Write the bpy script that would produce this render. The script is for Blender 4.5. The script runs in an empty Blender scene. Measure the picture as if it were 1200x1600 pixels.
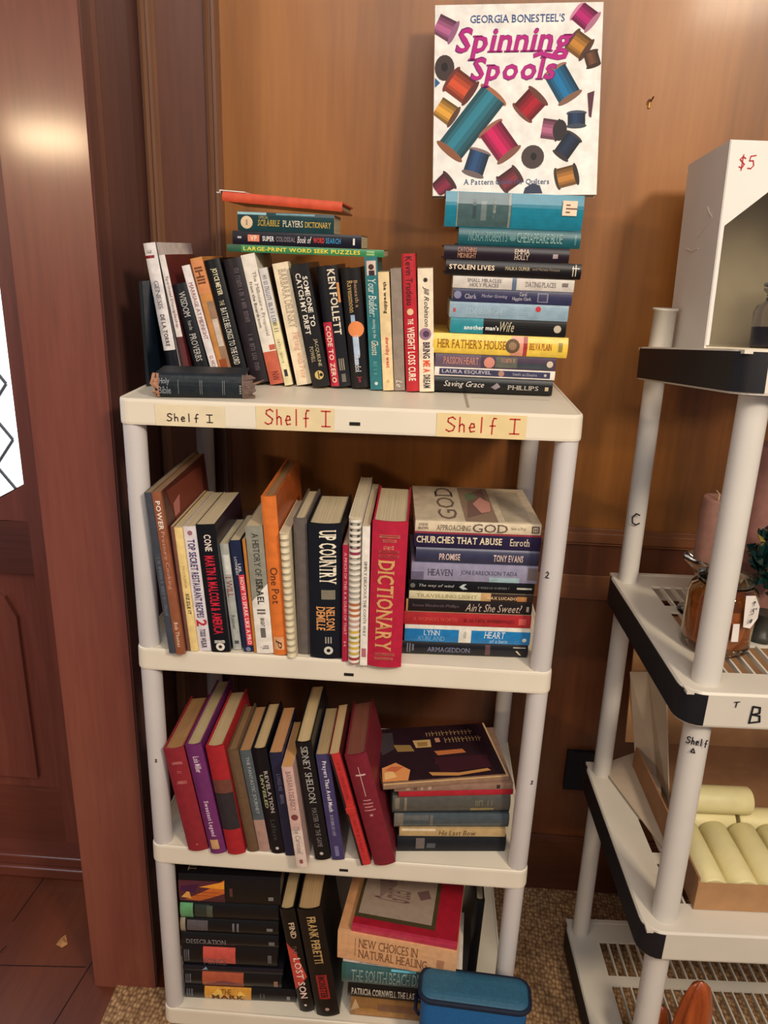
import bpy, math, random
from mathutils import Matrix, Vector
random.seed(7)
print = lambda *a: None
S = bpy.context.scene
COL = S.collection

# ------------------------------------------------------------------ camera
CAM_YAW, CAM_PITCH, CAM_ROLL, FPX = -0.04451, 0.33059, 0.03901, 1200.0
CAM = Vector((0.40123, -0.97708, 1.32902))
def cam_axes():
    cy, sy = math.cos(CAM_YAW), math.sin(CAM_YAW); cp, sp = math.cos(CAM_PITCH), math.sin(CAM_PITCH)
    f = Vector((sy*cp, cy*cp, -sp)); r = Vector((cy, -sy, 0)); u = r.cross(f)
    cr, sr = math.cos(CAM_ROLL), math.sin(CAM_ROLL)
    return cr*r + sr*u, -sr*r + cr*u, f
AR, AU, AF = cam_axes()
cd = bpy.data.cameras.new('camera'); cam = bpy.data.objects.new('camera', cd); COL.objects.link(cam)
cam.matrix_world = Matrix(((AR.x, AU.x, -AF.x, CAM.x), (AR.y, AU.y, -AF.y, CAM.y), (AR.z, AU.z, -AF.z, CAM.z), (0, 0, 0, 1)))
cd.sensor_fit = 'VERTICAL'; cd.sensor_height = 24.0; cd.sensor_width = 18.0; cd.lens = 24.0*FPX/1600.0; cd.clip_start = 0.02
S.camera = cam

# ------------------------------------------------------------------ view, world, lights
S.view_settings.view_transform = 'Standard'; S.view_settings.look = 'None'
S.view_settings.exposure = 0.0; S.view_settings.gamma = 1.0; S.view_settings.use_curve_mapping = False
W = bpy.data.worlds.new('world'); S.world = W; W.use_nodes = True
W.node_tree.nodes['Background'].inputs[0].default_value = (0.90, 0.88, 1.0, 1); W.node_tree.nodes['Background'].inputs[1].default_value = 0.165
def area(name, loc, target, size, power, color, size_y=None):
    d = bpy.data.lights.new(name, 'AREA'); d.energy = power; d.color = color; d.size = size
    if size_y: d.shape = 'RECTANGLE'; d.size_y = size_y
    o = bpy.data.objects.new(name, d); COL.objects.link(o); o.location = loc
    o.rotation_euler = (Vector(target)-Vector(loc)).to_track_quat('-Z', 'Y').to_euler(); return o
area('ceiling_lamp_right', (1.50, -1.70, 2.35), (0.5, 0.3, 1.0), 0.30, 34, (1.0, 0.84, 0.63))
area('ceiling_panel', (0.45, -1.75, 2.6), (0.3, 0.2, 0.6), 1.3, 27, (1.0, 0.94, 0.88))
area('standing_lamp', (-1.30, -2.55, 1.735), (-0.09, 0.07, 1.44), 0.30, 15, (1.0, 0.74, 0.45), 0.10)
area('door_daylight', (-0.75, 0.22, 1.35), (0.0, -0.6, 1.1), 0.4, 5, (0.72, 0.84, 1.0), 0.9)

# ------------------------------------------------------------------ pixel -> place
def ray(px, py): return AR*((px-600)/FPX) - AU*((py-800)/FPX) + AF
def onZ(px, py, z): d = ray(px, py); return CAM + d*((z-CAM.z)/d.z)
def onY(px, py, y): d = ray(px, py); return CAM + d*((y-CAM.y)/d.y)
def onX(px, py, x): d = ray(px, py); return CAM + d*((x-CAM.x)/d.x)
def online(px, py, P, yaw):           # on the vertical plane through P that runs along yaw
    d = ray(px, py); n = Vector((-math.sin(yaw), math.cos(yaw), 0)); return CAM + d*((Vector((P[0], P[1], 0))-CAM).dot(n)/d.dot(n))

# ------------------------------------------------------------------ materials
def lin(c): return tuple(((v/255)/12.92 if v/255 <= .04045 else ((v/255+.055)/1.055)**2.4) for v in c)
_m = {}
def mat(c, rough=.45, noise=.10, scale=60, coat=0.0, metal=0.0, bump=0.0):
    k = (tuple(c), rough, noise, scale, coat, metal, bump)
    if k in _m: return _m[k]
    m = bpy.data.materials.new('paint'); m.use_nodes = True; nt = m.node_tree; b = nt.nodes['Principled BSDF']
    l = lin(c); b.inputs['Base Color'].default_value = (*l, 1); b.inputs['Roughness'].default_value = rough
    if noise == 0 or max(c) < 80: b.inputs['Specular IOR Level'].default_value = .3
    b.inputs['Coat Weight'].default_value = coat; b.inputs['Coat Roughness'].default_value = .15; b.inputs['Metallic'].default_value = metal
    if noise > 0:
        tc = nt.nodes.new('ShaderNodeTexCoord'); n = nt.nodes.new('ShaderNodeTexNoise'); n.inputs['Scale'].default_value = scale; n.inputs['Detail'].default_value = 5
        r = nt.nodes.new('ShaderNodeValToRGB'); r.color_ramp.elements[0].position = .3; r.color_ramp.elements[1].position = .7
        r.color_ramp.elements[0].color = (*[v*(1-noise) for v in l], 1); r.color_ramp.elements[1].color = (*[min(1, v*(1+noise)) for v in l], 1)
        nt.links.new(tc.outputs['Object'], n.inputs['Vector']); nt.links.new(n.outputs['Fac'], r.inputs[0]); nt.links.new(r.outputs[0], b.inputs['Base Color'])
        if bump:
            bp = nt.nodes.new('ShaderNodeBump'); bp.inputs['Strength'].default_value = bump; bp.inputs['Distance'].default_value = .002
            nt.links.new(n.outputs['Fac'], bp.inputs['Height']); nt.links.new(bp.outputs[0], b.inputs['Normal'])
    _m[k] = m; return m
def ink(c): return mat(c, .6, 0)
def wood(name, c1, c2, c3, axis='z', sc=7, rough=.38, coat=.25):
    m = bpy.data.materials.new(name); m.use_nodes = True; nt = m.node_tree; b = nt.nodes['Principled BSDF']
    tc = nt.nodes.new('ShaderNodeTexCoord'); mp = nt.nodes.new('ShaderNodeMapping')
    st = .07; mp.inputs['Scale'].default_value = {'z': (1, 1, st), 'x': (st, 1, 1), 'y': (1, st, 1)}[axis]
    n = nt.nodes.new('ShaderNodeTexNoise'); n.inputs['Scale'].default_value = sc; n.inputs['Detail'].default_value = 8; n.inputs['Distortion'].default_value = .6
    n2 = nt.nodes.new('ShaderNodeTexNoise'); n2.inputs['Scale'].default_value = sc*22; n2.inputs['Detail'].default_value = 3
    mx = nt.nodes.new('ShaderNodeMath'); mx.operation = 'MULTIPLY_ADD'; mx.inputs[1].default_value = .22
    sub = nt.nodes.new('ShaderNodeMath'); sub.operation = 'ADD'; sub.inputs[1].default_value = -.11
    r = nt.nodes.new('ShaderNodeValToRGB'); e = r.color_ramp.elements; e[0].position = .28; e[1].position = .74
    e[0].color = (*lin(c1), 1); e[1].color = (*lin(c3), 1); q = e.new(.5); q.color = (*lin(c2), 1)
    nt.links.new(tc.outputs['Object'], mp.inputs[0]); nt.links.new(mp.outputs[0], n.inputs['Vector']); nt.links.new(mp.outputs[0], n2.inputs['Vector'])
    nt.links.new(n2.outputs['Fac'], mx.inputs[0]); nt.links.new(n.outputs['Fac'], sub.inputs[0]); nt.links.new(sub.outputs[0], mx.inputs[2])
    nt.links.new(mx.outputs[0], r.inputs[0]); nt.links.new(r.outputs[0], b.inputs['Base Color'])
    b.inputs['Roughness'].default_value = rough; b.inputs['Coat Weight'].default_value = coat; b.inputs['Coat Roughness'].default_value = .13
    bp = nt.nodes.new('ShaderNodeBump'); bp.inputs['Strength'].default_value = .12; bp.inputs['Distance'].default_value = .003
    nt.links.new(n.outputs['Fac'], bp.inputs['Height']); nt.links.new(bp.outputs[0], b.inputs['Normal'])
    return m
def pages_mat(c):
    k = ('pages', tuple(c))
    if k in _m: return _m[k]
    m = bpy.data.materials.new('paper_edges'); m.use_nodes = True; nt = m.node_tree; b = nt.nodes['Principled BSDF']; l = lin(c)
    tc = nt.nodes.new('ShaderNodeTexCoord'); mp = nt.nodes.new('ShaderNodeMapping'); mp.inputs['Scale'].default_value = (6, 6, 900)
    n = nt.nodes.new('ShaderNodeTexNoise'); n.inputs['Scale'].default_value = 1; n.inputs['Detail'].default_value = 3
    r = nt.nodes.new('ShaderNodeValToRGB'); r.color_ramp.elements[0].position = .3; r.color_ramp.elements[1].position = .65
    r.color_ramp.elements[0].color = (*[v*.62 for v in l], 1); r.color_ramp.elements[1].color = (*l, 1)
    nt.links.new(tc.outputs['Object'], mp.inputs[0]); nt.links.new(mp.outputs[0], n.inputs['Vector']); nt.links.new(n.outputs['Fac'], r.inputs[0]); nt.links.new(r.outputs[0], b.inputs['Base Color'])
    b.inputs['Roughness'].default_value = .85; _m[k] = m; return m
def glass(c, rough=.02, alpha_like=1.0):
    m = bpy.data.materials.new('glass'); m.use_nodes = True; b = m.node_tree.nodes['Principled BSDF']
    b.inputs['Base Color'].default_value = (*lin(c), 1); b.inputs['Transmission Weight'].default_value = alpha_like; b.inputs['Roughness'].default_value = rough; b.inputs['IOR'].default_value = 1.45
    return m

PANEL = wood('honey_panel', (116, 69, 27), (152, 95, 39), (176, 115, 53), 'z', 5, .44, .10)
MAHOG = wood('mahogany', (92, 46, 38), (124, 66, 54), (146, 84, 66), 'z', 6, .36, .35)
MAHOGX = wood('mahogany_rail', (84, 42, 32), (112, 58, 44), (132, 74, 56), 'x', 6, .36, .35)
RETURN = wood('stepped_moulding', (74, 44, 40), (98, 62, 56), (116, 78, 68), 'z', 6, .40, .25)
STRIP = wood('pale_strip', (104, 70, 52), (134, 94, 70), (152, 112, 84), 'z', 6, .38, .25)  # lighter brown wood for the raised wall strips
LOWER_SHADED = wood('lower_panel_shaded', (78, 40, 22), (104, 58, 32), (126, 74, 42), 'z', 5, .42, .15)  # shade on the lower wall worked into a darker panel colour
RAIL = wood('chair_rail', (98, 58, 34), (124, 76, 46), (144, 92, 56), 'x', 5, .42, .15)
BASEW = wood('baseboard_wood', (70, 36, 22), (94, 52, 32), (112, 66, 40), 'x', 5, .42, .15)
STILE = wood('dark_stile', (84, 50, 40), (108, 68, 54), (126, 84, 66), 'z', 6, .40, .25)
PLAST = mat((232, 222, 203), .42, .05, 9)
PLAST2 = mat((214, 206, 192), .42, .05, 9)
POST = mat((212, 206, 204), .38, .03, 14)
BLACKTAPE = mat((26, 25, 30), .5, .12, 40)
INKRED = ink((196, 44, 40)); INKBLK = ink((30, 30, 36))

# ------------------------------------------------------------------ mesh collecting
class MB:
    def __init__(s): s.v = []; s.f = []; s.m = []; s.sm = []
    def face(s, pts, m, smooth=False):
        i = len(s.v); s.v += [tuple(p) for p in pts]; s.f.append(tuple(range(i, i+len(pts)))); s.m.append(m); s.sm.append(smooth)
    def mesh(s, vs, fs, m, smooth=False):
        i = len(s.v); s.v += [tuple(p) for p in vs]
        for f in fs: s.f.append(tuple(i+k for k in f)); s.m.append(m); s.sm.append(smooth)
    def box(s, x0, x1, y0, y1, z0, z1, m, M=None):
        vs = [Vector((x, y, z)) for z in (z0, z1) for y in (y0, y1) for x in (x0, x1)]
        if M: vs = [M @ v for v in vs]
        s.mesh(vs, [(0, 2, 3, 1), (4, 5, 7, 6), (0, 1, 5, 4), (2, 6, 7, 3), (0, 4, 6, 2), (1, 3, 7, 5)], m)
    def prism(s, poly, axis, a, b, m, smooth=False):       # poly: (u,v) list, extruded from a to b along axis
        def P(u, v, w): return {'x': (w, u, v), 'y': (u, w, v), 'z': (u, v, w)}[axis]
        n = len(poly); vs = [P(u, v, a) for u, v in poly]+[P(u, v, b) for u, v in poly]
        s.mesh(vs, [(i, (i+1) % n, (i+1) % n+n, i+n) for i in range(n)], m, smooth); s.mesh(vs, [tuple(range(n))[::-1], tuple(range(n, 2*n))], m)
    def lathe(s, prof, m, c=(0, 0, 0), n=32, M=None, cap=True, smooth=True):
        vs = []
        for r, z in prof:
            for k in range(n): a = 2*math.pi*k/n; vs.append(Vector((c[0]+r*math.cos(a), c[1]+r*math.sin(a), c[2]+z)))
        if M: vs = [M @ v for v in vs]
        fs = []
        for j in range(len(prof)-1):
            for k in range(n): fs.append((j*n+k, j*n+(k+1) % n, (j+1)*n+(k+1) % n, (j+1)*n+k))
        s.mesh(vs, fs, m, smooth)
        if cap: s.face(vs[:n][::-1], m); s.face(vs[-n:], m)
    def tube(s, pts, rad, m, n=8, M=None, cap=True):
        pts = [Vector(p) for p in pts]; rings = []
        for i, p in enumerate(pts):
            t = (pts[min(i+1, len(pts)-1)]-pts[max(i-1, 0)]).normalized(); a = t.orthogonal().normalized() if abs(t.z) > .9 else t.cross(Vector((0, 0, 1))).normalized()
            b = t.cross(a); R = rad[i] if isinstance(rad, (list, tuple)) else rad
            rings.append([p+a*R*math.cos(2*math.pi*k/n)+b*R*math.sin(2*math.pi*k/n) for k in range(n)])
        vs = [q for r in rings for q in r]
        if M: vs = [M @ v for v in vs]
        s.mesh(vs, [(j*n+k, j*n+(k+1) % n, (j+1)*n+(k+1) % n, (j+1)*n+k) for j in range(len(pts)-1) for k in range(n)], m, True)
        if cap: s.face(vs[:n][::-1], m); s.face(vs[-n:], m)
    def build(s, name, parent=None, loc=None, bevel=0.0, M=None):
        me = bpy.data.meshes.new(name); me.from_pydata(s.v, [], s.f); ms = []
        for k in s.m:
            if k not in ms: ms.append(k)
        for k in ms: me.materials.append(k)
        for i, p in enumerate(me.polygons): p.material_index = ms.index(s.m[i]); p.use_smooth = s.sm[i]
        me.update(); o = bpy.data.objects.new(name, me); COL.objects.link(o)
        if parent: o.parent = parent
        if M: o.matrix_local = M
        elif loc: o.location = loc
        if bevel:
            bv = o.modifiers.new('edge', 'BEVEL'); bv.width = bevel; bv.segments = 2; bv.limit_method = 'ANGLE'
        return o
def tag(o, label=None, cat=None, group=None, kind=None):
    if label: o['label'] = label
    if cat: o['category'] = cat
    if group: o['group'] = group
    if kind: o['kind'] = kind
    return o
def thing(name, label, cat, M=None, loc=(0, 0, 0), group=None):
    o = bpy.data.objects.new(name, None); o.empty_display_size = .05; COL.objects.link(o)
    if M: o.matrix_world = M
    else: o.location = loc
    return tag(o, label, cat, group)
def struct(mb, name, bevel=0, parent=None, label=None):
    o = mb.build(name, parent, bevel=bevel)
    if not parent: o['kind'] = 'structure'
    if label: o['label'] = label
    return o

# ------------------------------------------------------------------ lettering: glyph outlines of the built-in font, laid out by hand
GL = {}
def load_glyphs():
    chars = "ABCDEFGHIJKLMNOPQRSTUVWXYZabcdefghijklmnopqrstuvwxyz0123456789&'!?.,-$#:"
    obs = []
    for ch in chars:
        for bold in (0, 1):
            c = bpy.data.curves.new('g', 'FONT'); c.body = ch; c.resolution_u = 2; c.offset = .022 if bold else 0.0
            o = bpy.data.objects.new('g', c); COL.objects.link(o); obs.append((ch, bold, o, c))
    bpy.context.view_layer.update(); dg = bpy.context.evaluated_depsgraph_get()
    for ch, bold, o, c in obs:
        me = o.evaluated_get(dg).to_mesh(); vs = [(v.co.x, v.co.y) for v in me.vertices]; fs = [tuple(p.vertices) for p in me.polygons]
        if vs:
            x0 = min(v[0] for v in vs); vs = [(a-x0, b) for a, b in vs]; w = max(v[0] for v in vs)
            sv = []                                       # slab serifs where a stem ends flat
            ys = [v[1] for v in vs]
            if ch.isalpha():
                for lv, sg in ((min(ys), 1), (max(ys), -1)):
                    seg = []
                    for f in fs:
                        for i in range(len(f)):
                            p, q = vs[f[i]], vs[f[(i+1) % len(f)]]
                            if abs(p[1]-lv) < .004 and abs(q[1]-lv) < .004 and abs(p[0]-q[0]) > .03: seg.append((min(p[0], q[0]), max(p[0], q[0])))
                    for a, b in seg:
                        if b-a < .3: sv.append((a-.055, b+.055, lv, lv+sg*.045))
            GL[ch, bold] = (vs, fs, w, sv)
        o.to_mesh_clear()
    for ch, bold, o, c in obs: bpy.data.objects.remove(o); bpy.data.curves.remove(c)
load_glyphs()
def text_mesh(s, bold=0, serif=0, it=0, track=.09):
    """(vertices, faces) of a line of lettering scaled to the unit square"""
    vs, fs, x = [], [], 0
    for ch in s:
        if ch == ' ': x += .28; continue
        g = GL.get((ch, bold))
        if not g: continue
        i = len(vs); vs += [(x+a+it*b, b) for a, b in g[0]]; fs += [tuple(i+k for k in f) for f in g[1]]
        if serif:
            for a, b, y0, y1 in g[3]:
                i = len(vs); vs += [(x+a+it*y0, y0), (x+b+it*y0, y0), (x+b+it*y1, y1), (x+a+it*y1, y1)]; fs.append((i, i+1, i+2, i+3))
        x += g[2]+track
    if not vs: return [], []
    x0 = min(v[0] for v in vs); x1 = max(v[0] for v in vs); y0 = min(v[1] for v in vs); y1 = max(v[1] for v in vs)
    return [((a-x0)/(x1-x0), (b-y0)/(y1-y0)) for a, b in vs], fs
# hand lettering: strokes in a unit cell
HAND = {'S': [[(.9, .85), (.6, 1), (.2, .9), (.15, .68), (.5, .52), (.85, .36), (.7, .08), (.3, 0), (0, .12)]], 'h': [[(.1, 1), (.1, 0)], [(.1, .4), (.4, .55), (.65, .45), (.7, 0)]],
        'e': [[(.1, .3), (.7, .35), (.6, .58), (.3, .6), (.08, .3), (.25, .02), (.75, .08)]], 'l': [[(.3, 1.05), (.3, 0)]], 'f': [[(.85, 1), (.55, 1.02), (.4, .8), (.38, -.08)], [(.1, .48), (.75, .5)]],
        'I': [[(0, 1), (1, 1)], [(.5, 1), (.5, 0)], [(.05, 0), (1, 0)]], '2': [[(.1, .8), (.4, 1), (.75, .8), (.5, .4), (.05, .02), (.9, .05)]], 'C': [[(.9, .9), (.45, 1), (.05, .6), (.15, .15), (.6, 0), (1, .2)]],
        'B': [[(.1, 0), (.15, 1), (.7, .95), (.75, .62), (.2, .52), (.8, .45), (.9, .1), (.1, 0)]], 'A': [[(0, 0), (.45, 1), (.9, 0), (.1, .05)]], '$': [[(.9, .8), (.5, .95), (.15, .75), (.8, .35), (.5, .08), (.1, .2)], [(.55, 1.1), (.45, -.1)]],
        '5': [[(1, 1), (.3, .95), (.2, .6), (.7, .6), (.85, .25), (.5, 0), (.05, .05)]], '"': [[(.2, 1), (.2, .75)], [(.5, 1), (.5, .75)]], '^': [[(0, .6), (.4, 1), (.8, .6)], [(.4, 1), (.4, 0)]], '#': [[(.3, 1), (.2, 0)], [(.7, 1), (.6, 0)], [(0, .65), (1, .7)], [(0, .3), (.9, .35)]], 'N': [[(0, 0), (.1, 1), (.8, 0), (.9, 1)]], 'T': [[(0, .9), (1, 1)], [(.5, .95), (.4, 0)]]}
def hand(mb, s, O, U, V, w, h, lw, m, small=1.0):
    """write s with a marker: O corner, U reading direction, V up (unit vectors), w cell pitch, h height"""
    O, U, V = Vector(O), Vector(U), Vector(V); N = U.cross(V); x = 0
    for ch in s:
        if ch == ' ': x += w*.8; continue
        for st in HAND[ch]:
            cw = w*.8*(small if ch.islower() else 1)
            P = [O+U*(x+a*cw)+V*(b*h)+N*.0005 for a, b in st]
            for i in range(len(P)-1):
                d = (P[i+1]-P[i]); 
                if d.length < 1e-6: continue
                d.normalize(); q = N.cross(d)*lw*.5; e = d*lw*.3; mb.face([P[i]-q-e, P[i+1]-q+e, P[i+1]+q+e, P[i]+q-e], m)
        x += w*(small if ch.islower() else 1)

# ------------------------------------------------------------------ books
# local frame of every book: x = reading direction of the spine, y = from spine to fore-edge, z = from back cover to front cover
def t(s, a, b, c, d, col, bold=0, serif=0, it=0): return ('t', s, a, b, c, d, col, bold, serif, it)
def r(a, b, c, d, col): return ('r', a, b, c, d, col)
def c(a, b, rad, col): return ('c', a, b, rad, col)
def s(a, b, e, g, col): return ('s', a, b, e, g, col)
def cover_art(mb, items, ln, th, dp, lev=.0):
    """marks on the front cover: fractions (across: spine to fore-edge, down: head to tail)"""
    k = 0
    for it_ in items:
        k += 1; z = th+.0003+lev+k*.000005
        if it_[0] == 't':
            _, s, a, b, e, f, col, bold, serif, sl = it_; vs, fs = text_mesh(s, bold, serif, sl)
            mb.mesh([((f-(f-e)*y)*ln, (a+(b-a)*x)*dp, z) for x, y in vs], fs, ink(col))
        elif it_[0] == 'r':
            _, a, b, e, f, col = it_; mb.face([(e*ln, a*dp, z), (f*ln, a*dp, z), (f*ln, b*dp, z), (e*ln, b*dp, z)], mat(col, .3, .08, 80))
        elif it_[0] == 'p':
            mb.face([(y*ln, x*dp, z) for x, y in it_[1]], ink(it_[2]))
def book(M, ln, th, dp, spine, label, kind='p', front=None, items=(), art=(), pages=(214, 196, 160), name=None, group=None, x0=0.0, rough=.38, head=True, extra=None, back=None):
    hard = kind == 'h'
    if max(spine) < 66: spine = tuple(int(v*.62) for v in spine)
    ct = min(.0026, th*.2) if hard else min(.0008, th*.1); ov = .003 if hard else .0006
    bulge = min(.0045, th*.14) if hard else min(.0012, th*.06)
    sm = mat(spine, rough, .12, 90, .22 if rough < .4 else 0); fm = mat(front, rough, .14, 60, .22) if front else sm; bm = mat(back, rough, .14, 60, .35) if back else sm
    nm = name or ('hardcover_book' if hard else 'paperback_book')
    o = thing(nm, label, 'book', M, group=group)
    sh = Matrix.Translation((x0, 0, 0))
    mb = MB(); N = 10 if hard else 6
    f = lambda u: bulge*(2*u-1)**2
    outer = [(dp, 0.0), (.006+bulge, 0.0)]+[(f(k/N), th*k/N) for k in range(N+1)]+[(.006+bulge, th), (dp, th)]
    if hard:   # a shallow hinge groove beside the spine
        outer[1] = (.008, .0006); outer[-2] = (.008, th-.0006)
    inner = []
    for i, (y, z) in enumerate(outer):
        if i <= 1: inner.append((max(y, ct*1.2+bulge), ct))
        elif i >= len(outer)-2: inner.append((max(y, ct*1.2+bulge), th-ct))
        else: u = (i-2)/N; inner.append((f(u)+ct*1.2, ct+(th-2*ct)*u))
    n = len(outer)
    for i in range(n-1):
        m_ = bm if i < 1 else (fm if i >= n-2 else sm)
        if i == 1: m_ = bm if back else sm
        a, b = outer[i], outer[i+1]; e, g = inner[i], inner[i+1]
        mb.face([(0, a[0], a[1]), (0, b[0], b[1]), (ln, b[0], b[1]), (ln, a[0], a[1])], m_)
        mb.face([(0, e[0], e[1]), (ln, e[0], e[1]), (ln, g[0], g[1]), (0, g[0], g[1])], m_)
        for x, fl in ((0, 0), (ln, 1)):
            q = [(x, a[0], a[1]), (x, e[0], e[1]), (x, g[0], g[1]), (x, b[0], b[1])]; mb.face(q[::-1] if fl else q, m_)
    for i, fl in ((0, 0), (n-1, 1)):
        a, e = outer[i], inner[i]; mb.face([(0, a[0], a[1]), (ln, a[0], a[1]), (ln, e[0], e[1]), (0, e[0], e[1])], m_)
    # printing on the spine follows its curve
    lev = 0
    def banded(P, eps, mm, K=8):
        for k in range(K):
            lo, hi = k/K, (k+1)/K; Q = P
            for lim, sg in ((lo, 1), (hi, -1)):
                R_ = []
                for i in range(len(Q)):
                    A, B = Q[i], Q[(i+1) % len(Q)]; ia, ib = (A[1]-lim)*sg >= 0, (B[1]-lim)*sg >= 0
                    if ia: R_.append(A)
                    if ia != ib: w = (lim-A[1])/(B[1]-A[1]); R_.append((A[0]+(B[0]-A[0])*w, lim))
                Q = R_
                if len(Q) < 3: break
            if len(Q) >= 3: mb.face([(x*ln, f(y)-eps, y*th) for x, y in Q], mm)
    for it_ in items:
        lev += 1; eps = .00025+.00004*lev
        if it_[0] == 'r':
            _, a, b, e, g, col = it_; K = 6; mm = mat(col, rough, .14, 90, .3)
            for k in range(K):
                u0 = e+(g-e)*k/K; u1 = e+(g-e)*(k+1)/K
                mb.face([(a*ln, f(u0)-eps, u0*th), (b*ln, f(u0)-eps, u0*th), (b*ln, f(u1)-eps, u1*th), (a*ln, f(u1)-eps, u1*th)], mm)
        elif it_[0] == 't':
            _, tx_, a, b, e, g, col, bold, serif, sl = it_; vs, fs = text_mesh(tx_, bold, serif, sl); w = g-e
            mb.mesh([((a+(b-a)*x)*ln, f(e+w*y)-eps-bulge*w*w*.5-.0002, (e+w*y)*th) for x, y in vs], fs, ink(col))
        elif it_[0] == 'c':
            _, a, b, rad, col = it_; R = rad*th
            banded([(a+R/ln*math.cos(q*.3927), b+rad*math.sin(q*.3927)) for q in range(16)], eps, ink(col))
        elif it_[0] == 'p':
            banded(it_[1], eps, mat(it_[2], .35, .12, 90))
        elif it_[0] == 's':               # lettering too worn or small to read
            _, a, b, e, g, col = it_; x = a; mm = ink(col); rs = random.Random(int(a*1000)+len(label)); wd = (g-e)*th/ln
            while x < b-.3*wd:
                w = wd*rs.uniform(.35, .75); q = rs.random(); lw = wd*.13
                if q < .12: x += wd*.5; continue
                for dx in ((0, w*.7) if q > .45 else (0,)): banded([(x+dx, e), (x+dx+lw, e), (x+dx+lw, g), (x+dx, g)], eps, mm)
                if q > .3: m0 = e+(g-e)*rs.choice((.0, .45, .85)); banded([(x, m0), (x+w*.75, m0), (x+w*.75, m0+(g-e)*.14), (x, m0+(g-e)*.14)], eps, mm)
                x += w+wd*.18
    if art: cover_art(mb, art, ln, th, dp)
    mb.build('cover', o, M=sh)
    pb = MB(); pb.box(ov, ln-ov, ct*1.25+bulge, dp-(.004 if hard else .0006), ct, th-ct, pages_mat(pages)); pb.build('page_block', o, M=sh)
    if extra: extra(o, ln, th, dp, sh, f)
    return o
def spiral(M, ln, th, dp, col, comb, label, name, group, x0, items=(), front=None, loops=18, loopw=.62):
    """cards and pages held by a comb of plastic loops along the spine"""
    o = thing(name, label, 'book', M, group=group); sh = Matrix.Translation((x0, 0, 0)); R = th*.5
    a = MB(); cm = mat(front or col, .4, .1, 60)
    a.box(0, ln, R*.8, dp, 0, .0009, cm); a.box(0, ln, R*.8, dp, th-.0009, th, cm); a.build('cover', o, M=sh)
    p = MB(); p.box(.001, ln-.001, R*.9, dp-.001, .0009, th-.0009, pages_mat((224, 208, 176))); p.build('page_block', o, M=sh)
    cb = MB(); m = mat(comb, .4, .05, 60); K = 10; f = lambda u: R-R*math.sin(math.pi*u)
    def strip(x_0, x_1, off, mm):
        pts = [(R+off-(R+off)*math.sin(math.pi*k/K)*1-off, R-(R)*math.cos(math.pi*k/K)) for k in range(K+1)]
        for k in range(K):
            y0, z0 = pts[k]; y1, z1 = pts[k+1]; cb.face([(x_0, y0-off, z0), (x_1, y0-off, z0), (x_1, y1-off, z1), (x_0, y1-off, z1)], mm, True)
    strip(.002, ln-.002, 0, mat(tuple(int(v*.78) for v in comb), .6, .05, 60))
    for i in range(loops):
        x_0 = ln*(i+.2)/loops; strip(x_0, x_0+ln/loops*loopw, .0012, m)
    for it_ in items:
        if it_[0] == 'r':
            _, q, b, e, g, cl = it_; mm = ink(cl)
            for k in range(5):
                u0 = e+(g-e)*k/5; u1 = e+(g-e)*(k+1)/5
                P = lambda u: (R-R*math.sin(math.acos(max(-1, min(1, 1-2*u))))-.0018, u*th)
                y0, z0 = P(u0); y1, z1 = P(u1); cb.face([(q*ln, y0, z0), (b*ln, y0, z0), (b*ln, y1, z1), (q*ln, y1, z1)], mm)
    cb.build('comb_binding', o, M=sh); return o

# ------------------------------------------------------------------ the place: sizes
SW, SD, LIP = .61, .3627, .0344
TZ = [1.1325, .7627, .4038, .0450]                    # shelf tops of the white unit
def tz(tier, x): return TZ[tier]+(.0060*x/.61-.0015 if tier == 0 else 0)
YW = .385                                              # back wall
# ---- room
f = MB(); f.box(-1.6, 2.0, -1.2, YW+.3, -.05, 0, wood('floor_boards', (66, 29, 15), (94, 43, 22), (114, 58, 30), 'y', 9, .42, .2))
fl = struct(f, 'floor')
def plank_lines():
    m = mat((30, 12, 8), .7, 0); mb = MB()
    for a, b in (((0, 1508), (133, 1511)), ((152, 1490), (84, 1600)), ((10, 1478), (-40, 1530)), ((88, 1345), (20, 1440))):
        p, q = onZ(*a, .0004), onZ(*b, .0004); d = (q-p).normalized(); n = Vector((-d.y, d.x, 0))*.0011; mb.face([p-n, q-n, q+n, p+n], m)
    o = mb.build('plank_seam', fl)
plank_lines()
# carpet: woven beige pile
cm = bpy.data.materials.new('woven_carpet'); cm.use_nodes = True; nt = cm.node_tree; b = nt.nodes['Principled BSDF']; b.inputs['Roughness'].default_value = .95
tc = nt.nodes.new('ShaderNodeTexCoord'); mp = nt.nodes.new('ShaderNodeMapping'); mp.inputs['Scale'].default_value = (150, 105, 100); mp.inputs['Rotation'].default_value = (0, 0, .12)
vo = nt.nodes.new('ShaderNodeTexVoronoi'); vo.inputs['Scale'].default_value = 1.0; vo.inputs['Randomness'].default_value = .55
rp = nt.nodes.new('ShaderNodeValToRGB'); rp.color_ramp.elements[0].color = (*lin((196, 156, 112)), 1); rp.color_ramp.elements[1].color = (*lin((112, 78, 48)), 1); rp.color_ramp.elements[0].position = .15; rp.color_ramp.elements[1].position = .75
bp = nt.nodes.new('ShaderNodeBump'); bp.inputs['Strength'].default_value = .8; bp.inputs['Distance'].default_value = .004; bp.invert = True
nt.links.new(tc.outputs['Object'], mp.inputs[0]); nt.links.new(mp.outputs[0], vo.inputs['Vector']); nt.links.new(vo.outputs['Distance'], rp.inputs[0]); nt.links.new(rp.outputs[0], b.inputs['Base Color']); nt.links.new(vo.outputs['Distance'], bp.inputs['Height']); nt.links.new(bp.outputs[0], b.inputs['Normal'])
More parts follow.
